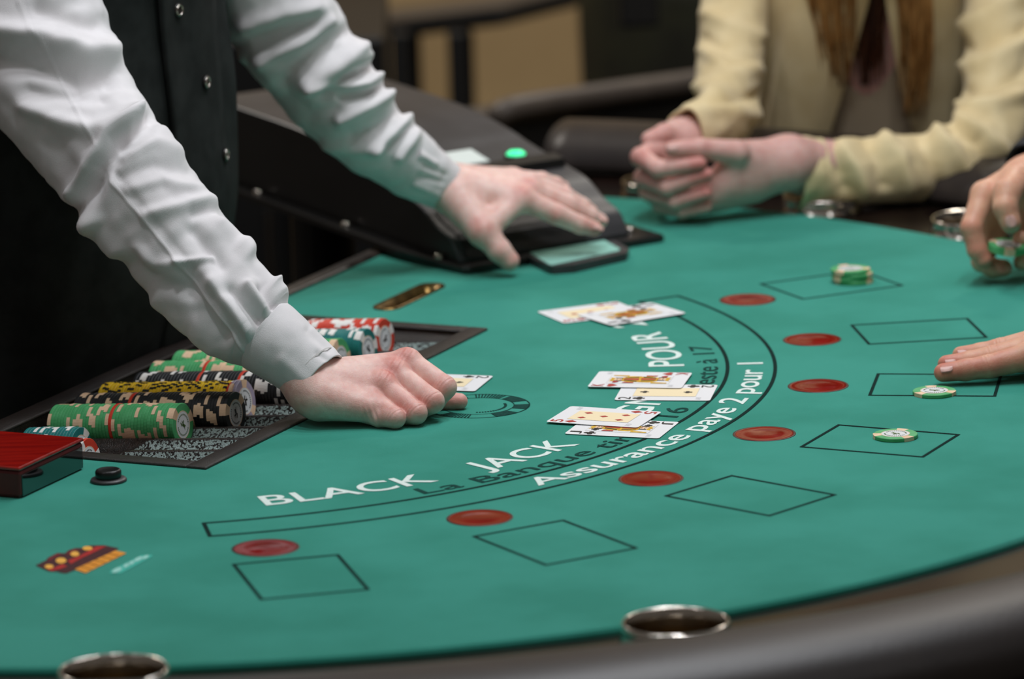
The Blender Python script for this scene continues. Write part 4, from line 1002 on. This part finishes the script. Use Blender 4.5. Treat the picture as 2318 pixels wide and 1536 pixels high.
# ---------------------------------------------------------------- seated person in the cream jacket
lady = thing('person', 'person in cream jacket with clasped hands at the far rim', 'person', (.42, 6.0, 0))
tx = P(1950, 150, 5.97)[0]
palm = [pc((1870, 372, 5.57), (1785, 360, 5.535), .027, .0235), pc((1785, 360, 5.535), (1665, 352, 5.50), .0225, .0165), pc((1782, 372, 5.53), (1640, 405, 5.50), .0225, .017), pc((1775, 385, 5.53), (1610, 440, 5.50), .019, .0165), pc((1700, 420, 5.52), (1560, 462, 5.51), .017, .014)]
fi = [fg([(1668, 345, 5.49), (1585, 336, 5.478), (1522, 338, 5.472)], [.0135, .0108, .0086]),
      fg([(1600, 440, 5.50), (1530, 470, 5.50), (1490, 455, 5.51)], [.010, .009, .008])]
hl = hand_mesh(palm, fi, .0014, kp=.016, flush=[(P(1585, 336, 5.46), .02, .3), (P(1530, 338, 5.46), .014, .4)])
palm = [pc((1600, 285, 5.60), (1545, 315, 5.565), .024, .021), pc((1545, 315, 5.56), (1485, 352, 5.53), .021, .016), pc((1540, 330, 5.56), (1480, 400, 5.535), .02, .016), pc((1530, 345, 5.56), (1490, 440, 5.54), .018, .014)]
fi = [fg([(1485, 338, 5.525), (1450, 356, 5.50), (1490, 382, 5.474), (1584, 371, 5.466)], [.0115, .0105, .0095, .0076]),
      fg([(1478, 385, 5.53), (1455, 402, 5.505), (1510, 424, 5.476), (1600, 395, 5.468)], [.0108, .0098, .0092, .0074]),
      fg([(1480, 420, 5.535), (1468, 436, 5.51), (1528, 456, 5.48), (1598, 437, 5.470)], [.0102, .0094, .0086, .0072]),
      fg([(1490, 445, 5.54), (1495, 465, 5.51), (1545, 478, 5.485), (1598, 468, 5.478)], [.0092, .0084, .0076, .0066]),
      fg([(1555, 312, 5.56), (1505, 302, 5.535), (1470, 316, 5.522)], [.0125, .0108, .009])]
hr = hand_mesh(palm, fi, .0014, kp=.016, flush=[(P(1450, 350, 5.49), .018, .5), (P(1580, 371, 5.455), .02, .5), (P(1598, 395, 5.455), .02, .5), (P(1596, 437, 5.46), .02, .5), (P(1500, 300, 5.52), .02, .3)])
LT = [(-.38, tx, 6.06, .13, .155), (-.15, tx, 6.03, .105, .135), (.0, tx, 5.995, .10, .128), (.10, tx, 5.975, .105, .132), (.20, tx, 5.97, .11, .142), (.32, tx, 5.98, .105, .165), (.40, tx, 5.985, .085, .165), (.45, tx, 5.98, .060, .105)]
LANG = R(-90)
tor, _ = section_loft([(z, x, y, a * .86, b * .86) for z, x, y, a, b in LT], 40, ang=LANG)
LA = [(2300, -230, 5.93, 92), (2285, -40, 5.86, 96), (2275, 120, 5.78, 96), (2262, 250, 5.70, 92), (2215, 335, 5.64, 86), (2130, 370, 5.61, 80), (2040, 382, 5.59, 76), (1940, 387, 5.575, 78), (1860, 390, 5.565, 82), (1796, 393, 5.555, 86)]
RA = [(1672, -180, 5.93, 75), (1664, -20, 5.88, 76), (1655, 110, 5.82, 76), (1648, 200, 5.75, 76), (1640, 255, 5.68, 74), (1618, 275, 5.62, 72), (1575, 296, 5.575, 62), (1552, 304, 5.555, 54)]
LA = [st_of(tx + .085, 5.985, .41, .045), st_of(tx + .145, 5.97, .37, .052)] + LA; RA = [st_of(tx - .085, 5.985, .41, .040), st_of(tx - .145, 5.97, .37, .045)] + RA
body_mesh(lady, 'skin_lady', [hl, hr], [arm_tube(LA, .6), arm_tube(RA, .6)], [tor])
nl(1522, 331, 5.464, -8, 0, 0, (0, -.7, .7), .0052, .0046, lady)
# blouse with a scooped neckline
LS = crom(np.array(LT, float), 60)
def lsec(z, t, k_, off=0):
    S_ = LS; q = [np.interp(z, S_[:, 0], S_[:, i]) for i in range(1, 5)]
    c, s = math.cos(t), math.sin(t); kk = (abs(c) ** 2.3 + abs(s) ** 2.3) ** (-1 / 2.3)
    e1 = np.array([math.cos(LANG), math.sin(LANG), 0]); e2 = np.array([-e1[1], e1[0], 0])
    return np.array([q[0], q[1], TZ + z]) + e1 * (q[2] * k_ + off) * kk * c + e2 * (q[3] * k_ + off) * kk * s
rings = []
for f in np.linspace(0, 1, 40):
    r = []
    for t in np.linspace(0, 2 * math.pi, 60, endpoint=False):
        top = .062 + .10 * (1 - math.exp(-(((t + math.pi) % (2 * math.pi) - math.pi) / .42) ** 2)); r.append(lsec(-.36 + (top + .36) * f, t, .90, .002 * nz(t * 3, f * 4, 2)))
    rings.append(np.array(r))
mk('blouse', *loft(rings), 'blouse', lady, smooth=True)
# jacket body, open in front
def jedge(z, side):
    # the opening widens downwards; measured at the front of the body
    x = np.interp(z, [-.25, .0, .095, .18, .4], ([-.075, -.048, -.022, .0, .012] if side < 0 else [.085, .056, .033, .020, .016]))
    return math.asin(max(-.95, min(.95, x / .128)))
rings = []
for z in np.linspace(-.34, .445, 68):
    tl, tr = jedge(z, -1), jedge(z, 1); r = []
    for t in np.linspace(tr, 2 * math.pi + tl, 90):
        fo_ = .0035 * nz(t * 2.5, z * 7, 4) + .003 * nz(t * 6, z * 4, 6); r.append(lsec(z, t, 1.0, .004 + fo_))
    rings.append(np.array(r))
jk = mk('jacket_body', *loft(rings, closed=False), 'jacket', lady, smooth=True)
for side in (-1, 1):
    rings = []
    for z in np.linspace(-.30, .40, 50):
        t0 = jedge(z, side); w = R(26 + 14 * math.sin((z + .3) * 4)); r = []
        for k in range(9):
            t = t0 + side * w * k / 8 - side * .02; off = .010 + .006 * math.sin(math.pi * k / 8) if 0 < k < 8 else (.005 if k == 0 else .003); r.append(lsec(z, t, 1.0, off + .002 * nz(t * 4, z * 9, side)))
        rings.append(np.array(r if side > 0 else r[::-1]))
    mk('lapel', *loft(rings, closed=False), 'jacket', jk, smooth=True)
fJ = [([(1800, 320), (1802, 400), (1785, 470)], .003, 8), ([(1870, 310), (1900, 360), (1915, 430)], -.007, 22), ([(1900, 330), (1940, 380), (1960, 430)], .006, 18), ([(1960, 310), (1990, 360), (2000, 420)], -.006, 20), ([(2000, 310), (2040, 350), (2060, 420)], .006, 18), ([(2080, 300), (2110, 350), (2130, 420)], -.006, 20), ([(2120, 300), (2160, 340), (2190, 390)], .006, 16), ([(2160, 290), (2210, 320), (2240, 370)], -.006, 14), ([(2170, 270), (2230, 300), (2270, 340)], .006, 14),
      ([(2190, 60), (2260, 20), (2318, -10)], .008, 20), ([(2190, 110), (2260, 90), (2318, 70)], -.007, 20), ([(2190, 150), (2260, 130), (2318, 95)], .007, 18), ([(2190, 210), (2260, 190), (2318, 160)], -.006, 20), ([(2180, 240), (2250, 235), (2310, 215)], .006, 16)]
fJ = [(p_, h_ * 1.5, w_) for p_, h_, w_ in fJ]
V, F = sleeve(LA, 210, 120, fJ, .95, .0022, 24, lip=.003, seed=12); mk('jacket_sleeve', V, F, 'jacket', lady, smooth=True)
fK = [([(1600, 30), (1660, 60), (1720, 80)], .007, 16), ([(1595, 90), (1650, 120), (1710, 140)], -.006, 16), ([(1590, 110), (1640, 150), (1700, 150)], .006, 14), ([(1575, 200), (1640, 180), (1710, 160)], .008, 16), ([(1570, 225), (1640, 222), (1720, 215)], -.009, 14), ([(1560, 250), (1640, 245), (1710, 262)], .006, 18)]
V, F = sleeve(RA, 160, 100, fK, .95, .0022, 24, lip=.003, seed=15); mk('jacket_sleeve', V, F, 'jacket', lady, smooth=True)
random.seed(5)
def hair_or_shade_lock(path, n, spread, m):
    parts = []
    for i in range(n):
        a, r = random.random() * 6.28, math.sqrt(random.random()) * spread; ph = random.random() * 6; cut = random.uniform(.55, 1.0)
        base = crom(np.array(path, float), 20); pts = []
        for k in range(int(20 * cut)):
            q = k / 19; sc = 1 - .45 * q; px, py, Y = base[k]
            pts.append(P(px + math.cos(a) * r * sc + 7 * math.sin(q * 5 + ph), py, Y + math.sin(a) * r * sc * .0002))
        parts.append(tube(pts, list(np.linspace(.0026, .0005, len(pts))), 5))
    return mk('hair_or_shade_lock', *join(*parts), m, lady, smooth=True)
hair_or_shade_lock([(1880, -260, 5.84), (1880, -60, 5.845), (1886, 30, 5.85), (1896, 120, 5.855), (1905, 215, 5.87)], 110, 62, 'hair')
hair_or_shade_lock([(2066, -260, 5.84), (2074, -60, 5.845), (2076, 60, 5.85), (2072, 180, 5.86), (2062, 290, 5.87)], 100, 46, 'hair')
hair_or_shade_lock([(1966, -330, 5.82), (1964, -60, 5.872), (1966, 80, 5.876), (1968, 215, 5.88)], 130, 62, 'dark_hair_or_shade')  # dark strands stand in for the shadow inside the jacket neckline
# head and neck above the frame, they shade the neckline
def head(root, c, face, m, hairm):
    c = np.asarray(c, float); f = unit(face); sd = np.cross(f, (0, 0, 1)); sd = unit(sd); up = np.cross(sd, f)
    A = lambda a, b, d: c + f * a + sd * b + up * d
    cones = [(A(-.02, 0, .03), A(.015, 0, .03), .078, .074), (A(.03, 0, -.03), A(.05, 0, -.085), .055, .034), (A(.075, 0, .005), A(.098, 0, -.028), .009, .013), (A(-.045, 0, -.06), A(-.07, 0, -.20), .052, .056),
             (A(0, .073, .0), A(-.005, .076, -.03), .010, .008), (A(0, -.073, .0), A(-.005, -.076, -.03), .010, .008)]
    V, F, fl = hand_mesh(cones, [([A(.086, -.022, -.066), A(.089, .022, -.066)], [.0065, .0065])], .004, kp=.02)
    hd = mk('head', V, F, m, root, smooth=True, attrs=fl)
    for s_ in (-1, 1):
        V, F = lathe([(.0001, -.008), (.006, -.006), (.0085, 0), (.006, .006), (.0001, .008)], A(.078, s_ * .032, .012), 16); ey_ = mk('eye', V, F, 'inlay', hd, smooth=True)
        V, F = lathe([(.0001, .0), (.0042, .0), (.0042, .001), (.0001, .0016)], A(.0855, s_ * .032, .012), 14, f, sd); mk('iris', V, F, 'inlay_dark', ey_, smooth=True)
    hc = [(A(-.03, 0, .045), A(.0, 0, .055), .086, .078), (A(-.04, .03, .0), A(-.05, .04, -.08), .06, .045), (A(-.04, -.03, .0), A(-.05, -.04, -.08), .06, .045)]
    V, F, fl = hand_mesh(hc, [([A(.0, 0, .09), A(.04, 0, .085)], [.045, .04])], .005, kp=.02); mk('hair', V, F, hairm, root, smooth=True)
hp_ = P(1960, -430, 5.76)
head(lady, hp_, (-.1, -.75, -.66), 'skin_lady', 'hair')
head(dealer, (-.34, 5.0, TZ + .74), (.75, -.35, -.56), 'skin_pale', 'dark_hair_or_shade')

# ---------------------------------------------------------------- person holding chips
man = thing('person', 'person at the far side holding green chips between fingers', 'person', (.95, 5.75, 0))
palm = [pc((2420, 350, 5.28), (2322, 408, 5.20), .027, .024), pc((2322, 408, 5.20), (2228, 440, 5.165), .0225, .0132), pc((2322, 420, 5.20), (2245, 520, 5.19), .022, .015), pc((2335, 440, 5.21), (2320, 530, 5.20), .02, .014), pc((2300, 410, 5.17), (2280, 440, 5.13), .016, .014)]
fi = [fg([(2228, 440, 5.165), (2200, 515, 5.14), (2212, 566, 5.134), (2226, 588, 5.132)], [.0132, .0112, .0098, .0086]),
      fg([(2245, 540, 5.19), (2222, 592, 5.160), (2248, 606, 5.145), (2272, 606, 5.142)], [.0115, .0102, .0095, .0086]),
      fg([(2330, 500, 5.20), (2345, 560, 5.17), (2312, 540, 5.145)], [.011, .0095, .0082]),
      fg([(2340, 520, 5.21), (2350, 592, 5.18), (2312, 593, 5.15)], [.0105, .0095, .0082]),
      fg([(2282, 432, 5.13), (2276, 468, 5.118), (2288, 504, 5.112)], [.0142, .0125, .0106])]
hm = hand_mesh(palm, fi, .0013, flush=[(P(2200, 530, 5.13), .02, .3), (P(2226, 585, 5.12), .016, .5), (P(2270, 606, 5.13), .016, .5), (P(2288, 510, 5.10), .014, .3)])
MA = [(2318, 400, 5.205, 68), (2360, 372, 5.23, 76), (2440, 330, 5.29, 92), (2560, 240, 5.40, 110), (2700, 80, 5.55, 130), (2760, -250, 5.66, 150)][::-1]
MT = [(-.40, .98, 5.85, .13, .19), (-.1, .98, 5.85, .13, .19), (.15, .97, 5.84, .13, .20), (.35, .96, 5.83, .125, .215), (.48, .96, 5.83, .08, .18)]
tor, _ = section_loft([(z, x, y, a * .86, b * .86) for z, x, y, a, b in MT], 30, ang=R(-135))
body_mesh(man, 'skin_tan', [hm], [arm_tube(MA[:-1], .6)], [tor])
nl(2289, 500, 5.1005, 3, 10, -.001, (0, -1, .35), .0058, .0052, man)
V, F = sleeve(MA[:-1] + [(2336, 388, 5.215, 72)], 80, 70, (), .95, .002, 24, lip=.003, seed=21); mk('jacket_sleeve', V, F, 'navy_cloth', man, smooth=True)
(tV, tF), _ = section_loft(MT, 60, ang=R(-135), fold=lambda t, z: .005 * nz(t * 2, z * 8, 1)); mk('jacket_body', tV, tF, 'teal_cloth', man, smooth=True)
cz = P(2281, 563, 5.137)
for k in range(2):
    add_chip('green', 'cream', flat_mat(cz + np.array([.0005 * k, 0, k * (CT + .0001)]), R(60), (R(6), R(5))), ('lower', 'upper')[k] + ' green chip pinched in the fingers of the far hand', 'green chips pinched in the far hand', k == 1, True)

# ---------------------------------------------------------------- person with a flat hand on the felt
palmer = thing('person', 'person resting a flat hand on the felt beside a betting box', 'person', (1.05, 4.75, 0))
palm = [pc((2480, 792, 4.735), (2332, 806, 4.712), .021, .0135), pc((2485, 785, 4.745), (2340, 786, 4.735), .021, .0130), pc((2490, 778, 4.755), (2350, 770, 4.758), .02, .0122), pc((2495, 775, 4.765), (2365, 762, 4.78), .019, .0112), pc((2480, 790, 4.745), (2800, 740, 4.80), .026, .032)]
fi = [fg([(2332, 806, 4.712), (2238, 829, 4.706), (2186, 837, 4.705), (2135, 843, 4.705)], [.0128, .0108, .0098, .0086]),
      fg([(2340, 786, 4.735), (2245, 808, 4.731), (2195, 818, 4.731), (2143, 824, 4.731)], [.0124, .0106, .0096, .0084]),
      fg([(2350, 770, 4.758), (2265, 789, 4.760), (2220, 798, 4.762), (2175, 803, 4.764)], [.0118, .0100, .0090, .0080]),
      fg([(2365, 762, 4.78), (2310, 777, 4.786), (2275, 785, 4.79), (2245, 789, 4.792)], [.0108, .0088, .0080, .0070]),
      fg([(2440, 812, 4.71), (2400, 832, 4.69), (2365, 842, 4.685)], [.015, .012, .0095])]
hp = hand_mesh(palm, fi, .0011, creases=[pip_crease((2332, 806, 4.712), (2238, 829, 4.706), (0, -.3, 1)), pip_crease((2340, 786, 4.735), (2245, 808, 4.731), (0, -.3, 1)), pip_crease((2350, 770, 4.758), (2265, 789, 4.76), (0, -.3, 1))], flush=[(P(2135, 843, 4.70), .016, .7), (P(2143, 824, 4.725), .015, .7), (P(2175, 803, 4.755), .015, .6), (P(2240, 835, 4.70), .016, .45), (P(2186, 840, 4.70), .014, .4), (P(2300, 822, 4.70), .02, .3)])
PA = [(2460, 795, 4.742, 78), (2560, 770, 4.76, 92), (2720, 730, 4.79, 104), (2900, 620, 4.84, 120), (3050, 300, 4.9, 140), (3080, -100, 4.92, 160)][::-1]
PT = [(-.40, 1.12, 4.95, .13, .19), (-.1, 1.12, 4.95, .13, .19), (.15, 1.10, 4.95, .13, .20), (.35, 1.08, 4.95, .125, .215), (.48, 1.08, 4.95, .08, .18)]
tor, _ = section_loft([(z, x, y, a * .86, b * .86) for z, x, y, a, b in PT], 30, ang=R(160))
body_mesh(palmer, 'skin_tan', [hp], [arm_tube(PA[:-1], .6)], [tor])
nl(2142, 830, 4.6985, -8, 1.2, 0, (-.12, -.28, 1), .0056, .0048, palmer); nl(2152, 811.5, 4.7255, -8, 1.2, 0, (-.12, -.28, 1), .0054, .0047, palmer); nl(2180, 790.5, 4.759, -8, 1.2, 0, (-.12, -.2, 1), .0052, .0045, palmer)
V, F = sleeve(PA[:-1] + [(2485, 790, 4.745, 84)], 80, 70, (), .95, .002, 24, lip=.003, seed=25); mk('sweater_sleeve', V, F, 'navy_cloth', palmer, smooth=True)
(tV, tF), _ = section_loft(PT, 60, ang=R(160), fold=lambda t, z: .005 * nz(t * 2, z * 8, 1)); mk('sweater_body', tV, tF, 'navy_cloth', palmer, smooth=True)

head(man, (.90, 5.77, TZ + .70), (-.65, -.6, -.45), 'skin_tan', 'dark_hair_or_shade')
head(palmer, (1.02, 4.95, TZ + .70), (-.85, -.1, -.5), 'skin_tan', 'dark_hair_or_shade')

# ================================================================== things behind the table
def legbox(c0, c1, w, name, m, parent):
    a, b = np.asarray(c0), np.asarray(c1); d = unit(a - b); V, F = box((a + b) / 2, (1, 0, 0), (0, 1, 0), (0, 0, 1), w, w, np.linalg.norm(a - b), .004); return mk(name, V, F, m, parent)
# low black table by the wall
q = P(970, 60, 8.0); st = thing('side_table', 'black side table with slim legs before the tan wall', 'table', (q[0], q[1], 0))
e1 = unit(P(1130, 42, 8.0) - P(830, 78, 8.15)); e2 = unit(np.array([-e1[1], e1[0], 0])); e3 = np.cross(e1, e2)
cen = P(1132, 38, 8.0) - e1 * .22 + e2 * .12
V, F = box(cen, e1, e2, unit(e3), .46, .26, .026, .004); mk('table_slab', V, F, 'furniture_black', st)
V, F = box(cen + unit(e3) * .014, e1, e2, unit(e3), .458, .258, .004); mk('table_surface', V, F, 'furniture_top', st)
for (px, Y) in ((905, 8.05), (1034, 8.0), (930, 8.25), (1050, 8.2)):
    t_ = P(px, 70, Y); legbox((t_[0], t_[1], t_[2]), (t_[0], t_[1], 0), .030, 'leg', 'furniture_black', st)
# armchair with a dark olive back
q = P(1610, 120, 7.6); ch = thing('armchair', 'dark olive tub armchair behind the seated person', 'armchair', (q[0], q[1], 0))
rings = []
for z in np.linspace(0, 1.0, 14):
    r = []; w = .30 - .05 * (1 - z) + .015 * math.sin(z * 3)
    for t in np.linspace(R(150), R(390), 40): r.append(np.array([q[0] + .11 + w * math.cos(t), q[1] + .12 + w * .8 * math.sin(t), .10 + z * .80]))
    for t in np.linspace(R(390), R(150), 40): r.append(np.array([q[0] + .11 + (w - .05) * math.cos(t), q[1] + .12 + (w - .05) * .8 * math.sin(t), .10 + z * .80]))
    rings.append(np.array(r))
mk('chair_shell', *loft(rings, True, True), 'olive', ch, smooth=True)
V, F = lathe([(.0001, .0), (.22, .0), (.22, .02), (.03, .05), (.03, .30)], (q[0] + .11, q[1] + .12, 0), 32); mk('chair_base', V, F, 'furniture_black', ch, smooth=True)
V, F = box((q[0] + .11, q[1] + .12, .36), (1, 0, 0), (0, 1, 0), (0, 0, 1), .40, .32, .10, .03); mk('seat_cushion', V, F, 'olive', ch, smooth=True)
q = P(1446, 10, 7.2); bxx = thing('card_reader', 'black box hanging above the olive armchair', 'box', (q[0], q[1], q[2] - .03))
V, F = box(q, (1, 0, 0), (0, 1, 0), (0, 0, 1), .055, .04, .06, .006); mk('box_case', V, F, 'furniture_black', bxx)
V, F = tube([q + np.array([0, 0, .03]), q + np.array([0, .02, .30]), q + np.array([.02, .3, .9])], .012, 10); mk('box_arm', V, F, 'furniture_black', bxx)
# neighbouring gaming table
nb = thing('gaming_table', 'second gaming table with dark padded rail in the dim room', 'gaming table', (P(1500, 230, 6.9)[0] + .2, 7.3, 0))
pa, pb = P(1150, 248, 6.75), P(1570, 186, 7.0); d = unit(pb - pa); pts = [pa - d * .02 + np.array([0, .05, -.03]), pa, (pa + pb) / 2 + np.array([0, -.004, .002]), pb, pb + d * .35, pb + d * .8 + np.array([0, .1, 0])]
V, F = tube(crom(np.array(pts), 40), .016, 18); mk('padded_rail', V, F, 'rail_vinyl', nb, smooth=True)
side = np.array([-d[1], d[0], 0]); base = (pa + pb) / 2
V, F = box(base + d * .30 + side * .05 + np.array([0, 0, -.05]), d, unit(side), np.cross(d, unit(side)), 1.02, .08, .05, .006); mk('table_top', V, F, 'furniture_black', nb)
V, F = box(base + d * .30 + side * .045 + np.array([0, 0, -.012]), d, unit(side), np.cross(d, unit(side)), 1.02, .07, .012, .003); mk('rail_shelf', V, F, 'furniture_top', nb)
c_ = base + d * .3 + side * .05; hgt = c_[2] - .08
V, F = box((c_[0], c_[1], hgt / 2), d * np.array([1, 1, 0]), unit(side), (0, 0, 1), 1.0, .07, hgt, .005); mk('table_pedestal', V, F, 'furniture_black', nb)
V, F = box(P(1322, 292, 6.9), (1, 0, 0), (0, 1, 0), (0, 0, 1), .032, .01, .014, .004); mk('brass_plate', V, F, 'brass', nb)
# stool seat beside the rim
q = P(1440, 356, 6.14); sl = thing('bar_stool', 'black round stool pushed to the far rim', 'stool', (q[0], q[1], 0))
V, F = lathe([(.0001, -.05), (.125, -.05), (.14, -.035), (.14, -.015), (.125, .0), (.06, .004), (.0001, .005)], q, 48); mk('seat', V, F, 'seat_vinyl', sl, smooth=True)
V, F = lathe([(.025, -.05), (.025, -q[2] + .03), (.13, -q[2] + .012), (.13, -q[2])], q, 32); mk('pedestal_leg', V, F, 'furniture_black', sl, smooth=True)
q = np.array([tx, 6.09, TZ - .39]); s2 = thing('bar_stool', 'stool carrying the person in the cream jacket', 'stool', (q[0], q[1], 0))
V, F = lathe([(.0001, -.06), (.10, -.06), (.11, -.04), (.105, -.01), (.0001, .0)], q, 40); mk('seat', V, F, 'leather', s2, smooth=True)
V, F = lathe([(.025, -.06), (.025, -q[2] + .03), (.11, -q[2] + .012), (.11, -q[2])], q, 32); mk('pedestal_leg', V, F, 'furniture_black', s2, smooth=True)

# black pit cabinet behind the card shoe
q0, q1 = P(380, 100, 6.9), P(868, 84, 6.9); cb = thing('cabinet', 'black cabinet behind the card shoe', 'cabinet', ((q0[0] + q1[0]) / 2, 7.1, 0))
V, F = box(((q0[0] + q1[0]) / 2, 7.1, q1[2] / 2), (1, 0, 0), (0, 1, 0), (0, 0, 1), q1[0] - q0[0], .4, q1[2], .006); mk('cabinet_body', V, F, 'furniture_black', cb)
for k in range(2):
    V, F = box((q0[0] + (q1[0] - q0[0]) * (.26 + .48 * k), 6.895, q1[2] * .48), (1, 0, 0), (0, 1, 0), (0, 0, 1), (q1[0] - q0[0]) * .45, .012, q1[2] * .86, .004); dr = mk('cabinet_door', V, F, 'furniture_black', cb)
    V, F = tube([(q0[0] + (q1[0] - q0[0]) * (.44 + .12 * k), 6.88, q1[2] * .6), (q0[0] + (q1[0] - q0[0]) * (.44 + .12 * k), 6.88, q1[2] * .75)], .005, 8); mk('door_handle', V, F, 'steel', dr)
